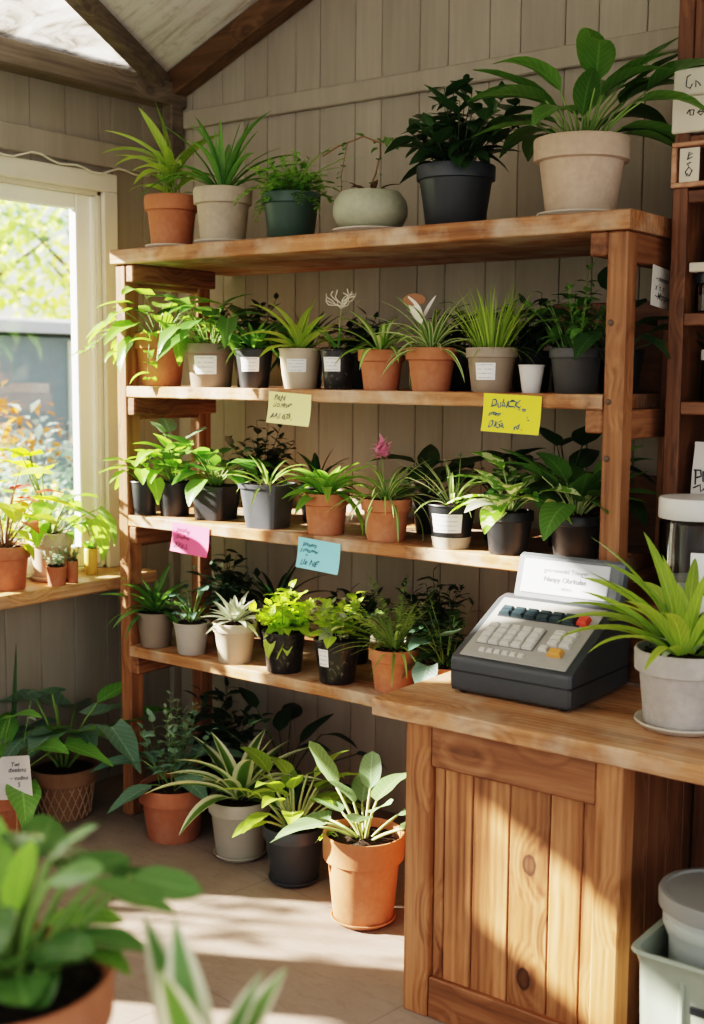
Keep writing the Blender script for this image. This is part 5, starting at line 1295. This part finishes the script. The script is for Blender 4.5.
potted('potted_rubber_plant', 'blurred cream edged leaves rising from a pot below the frame in the foreground', pos, ('taper', .07, .05, .24, 'black'),
   [(g_strap, dict(n=3, Ln=(.15, .19), W=(.05, .06), el=(70, 86), bend=(0, 20), shape='ovate', r0=.03, azc=215, azr=60, fold=.15)), (g_strap, dict(n=3, Ln=(.12, .14), W=(.042, .05), el=(55, 75), bend=(0, 25), shape='ovate', r0=.03, azc=20, azr=50, fold=.15))], 102, 'lf_varfg', 'stem')

# ------------------------------------------------------------------ cable above the window
b = MB(); pts = []
for i in range(40):
    y = lerp(-1.2, .5, i / 39); pts.append((XL + .026, y, 2.545 + .012 * math.sin(i * .55) + .01 * math.sin(i * 1.3)))
b.tube(pts, .004, 6); tag(b.build('cable', 'trim', ang=180), 'thin pale cable running in waves above the window', 'cable')

# ------------------------------------------------------------------ garden outside the window
def blob_tree(name, label, x, y, h, r, leaf, seed, n=900, ls=.14, trunk=True, group=None, z0=-.08, zc=.62, flat=.85):
    g = random.Random(seed); t = thing(name, label, 'tree' if trunk else 'shrub', (x, y, z0), 0, group)
    if trunk:
        b = MB(); b.tube([(0, 0, 0), (.05, .03, h * .3), (0, -.03, h * .6), (.02, 0, h * .85)], [.10, .08, .06, .03], 8)
        for k in range(6):
            a = k * 1.1; b.tube([(0, 0, h * (.35 + .06 * k)), (math.cos(a) * r * .4, math.sin(a) * r * .4, h * (.5 + .06 * k)), (math.cos(a) * r * .75, math.sin(a) * r * .75, h * (.6 + .06 * k))], [.04, .028, .012], 6)
        b.build('trunk', 'bark', t, ang=180)
    else:
        b = MB()
        for k in range(7):
            a = k * .9; q = r * g.uniform(.3, .7); b.tube([(math.cos(a) * .03, math.sin(a) * .03, 0), (math.cos(a) * q * .5, math.sin(a) * q * .5, h * .4), (math.cos(a) * q, math.sin(a) * q, h * .75)], [.014, .01, .004], 5)
        b.build('stems', 'bark', t, ang=180)
    b = MB(); cl = [(g.uniform(-1, 1), g.uniform(-1, 1), g.uniform(-1, 1)) for _ in range(14)]
    for k in range(n):
        c = cl[k % 14]
        d = Vector((g.gauss(0, 1), g.gauss(0, 1), g.gauss(0, 1))).normalized() * g.uniform(.3, .55)
        p = Vector(c) * .6 + d
        b.leaf((p.x * r, p.y * r, h * zc + p.z * r * flat), g.uniform(0, 6.3), g.uniform(-50, 50), ls * g.uniform(.7, 1.3), ls * .6, 'ovate', 30, .2, 0, 0, 0, 2, 2, 0, g.random())
    b.build('crown', leaf, t, ang=180)
TG = 'trees outside the window'
blob_tree('garden_tree', 'leafy green tree outside the window behind the shed on the left', -8.2, 4.6, 5.0, 1.9, 'lf_out', 201, 1500, .22, group=TG)
blob_tree('garden_tree', 'yellow-green tree outside the window behind the shed roof', -7.4, 6.6, 4.0, 1.25, 'lf_outyel', 202, 1200, .18, group=TG)
blob_tree('garden_tree', 'tall airy tree seen through the upper window at the right', -8.8, 8.6, 6.0, 1.9, 'lf_out', 203, 1500, .24, group=TG)
blob_tree('garden_tree', 'darker tree far behind the shed outside the window', -11.4, 6.9, 5.4, 2.0, 'lf_outdk', 204, 1300, .26, group=TG)
blob_tree('garden_tree', 'tree outside left of the window view', -8.0, 1.4, 5.2, 1.5, 'lf_out', 207, 1200, .22, group=TG)
blob_tree('garden_shrub', 'autumn orange shrub outside the window in front of the shed', -3.0, 1.7, 1.95, .42, 'lf_outor', 205, 260, .09, False, 'shrubs outside the window', zc=.72)
blob_tree('garden_shrub', 'blue-green conifer shrub outside low in the window', -2.7, 2.15, 1.95, .68, 'lf_outblue', 206, 1100, .12, False, 'shrubs outside the window', zc=.5)
blob_tree('garden_shrub', 'dark green shrub outside low at the left of the window', -2.9, 1.0, 1.75, .55, 'lf_outdk', 208, 800, .09, False, 'shrubs outside the window', zc=.5)
blob_tree('garden_shrub', 'pale yellow shrub outside just beyond the glass', -1.7, 1.0, 1.45, .32, 'lf_outyel', 209, 240, .07, False, 'shrubs outside the window', zc=.72)
blob_tree('garden_shrub', 'unseen leafy shrub added outside the low window to dapple the sun on the floor', -1.15, -1.50, 1.75, .50, 'lf_out', 210, 260, .085, False, 'shrubs outside the window', zc=.60)  # out of view, added to break up the sun patch indoors
shd = thing('garden_shed', 'grey roofed garden shed with dark glass panes outside the window', 'shed', (-5.0, 3.2, -.08))
b = MB(); b.box((-.9, -1.8, 0), (.9, 1.8, 2.08), .01); b.build('shed_wall', m_plain('shed_dark', (.20, .25, .27), .4, .2), shd, smooth=False)
for k in range(5):
    b = MB(); b.box((.9, -1.7 + k * .85, .3), (.93, -1.66 + k * .85, 2.05), 0); b.build('glazing_bar', 'white_frame', shd, smooth=False)
b = MB(); b.box((.9, -1.75, 1.20), (.93, 1.75, 1.24), 0); b.build('glazing_bar', 'white_frame', shd, smooth=False)
b = MB(); n = 0; b.v += [(-1.1, -2.0, 2.1), (1.1, -2.0, 2.1), (1.1, 2.0, 2.1), (-1.1, 2.0, 2.1), (-1.1, -2.0, 2.32), (1.1, -2.0, 2.18), (1.1, 2.0, 2.18), (-1.1, 2.0, 2.32)]
for f in ((0, 3, 2, 1), (4, 5, 6, 7), (0, 1, 5, 4), (1, 2, 6, 5), (2, 3, 7, 6), (3, 0, 4, 7)): b.face(f)
b.build('shed_roof', m_plain('grey_roof', (.55, .55, .58), .6, .1), shd, smooth=False)

# ------------------------------------------------------------------ light
sun = bpy.data.lights.new('sun', 'SUN'); sun.energy = 28.0; sun.angle = R(1.2); sun.color = (1.0, .92, .83)
so = bpy.data.objects.new('sun', sun); col.objects.link(so)
so.rotation_euler = Vector((1, .55, -.50)).to_track_quat('-Z', 'Y').to_euler()
w = bpy.data.worlds.new('world'); scene.world = w; w.use_nodes = True
nt = w.node_tree; bg = nt.nodes['Background']
sky = nt.nodes.new('ShaderNodeTexSky'); sky.sky_type = 'NISHITA'; sky.sun_disc = False; sky.sun_elevation = R(32); sky.sun_rotation = R(240); sky.air_density = 1.0; sky.dust_density = 2.5; sky.ozone_density = .6
mx = nt.nodes.new('ShaderNodeMix'); mx.data_type = 'RGBA'; mx.inputs[0].default_value = .65
nt.links.new(sky.outputs[0], mx.inputs[6]); mx.inputs[7].default_value = (3.1, 3.05, 3.0, 1)
nt.links.new(mx.outputs[2], bg.inputs[0]); bg.inputs[1].default_value = .37

# ------------------------------------------------------------------ camera
cam = bpy.data.cameras.new('camera'); cam.sensor_fit = 'VERTICAL'; cam.sensor_height = 36; cam.lens = CF / 1024 * 36
co = bpy.data.objects.new('camera', cam); col.objects.link(co)
co.matrix_world = Matrix.Translation(CAM) @ Matrix(((CR.x, CU.x, -_fw.x, 0), (CR.y, CU.y, -_fw.y, 0), (CR.z, CU.z, -_fw.z, 0), (0, 0, 0, 1)))
cam.clip_start = .05; cam.clip_end = 100
cam.dof.use_dof = True; cam.dof.focus_distance = 3.75; cam.dof.aperture_fstop = 2.5
scene.camera = co
scene.cycles.use_denoising = True
scene.cycles.max_bounces = 8; scene.cycles.diffuse_bounces = 4; scene.cycles.transparent_max_bounces = 12; scene.cycles.caustics_reflective = False; scene.cycles.caustics_refractive = False
scene.cycles.sample_clamp_indirect = 8
scene.view_settings.view_transform = 'Filmic'
scene.view_settings.look = 'High Contrast'
scene.view_settings.exposure = 0.5
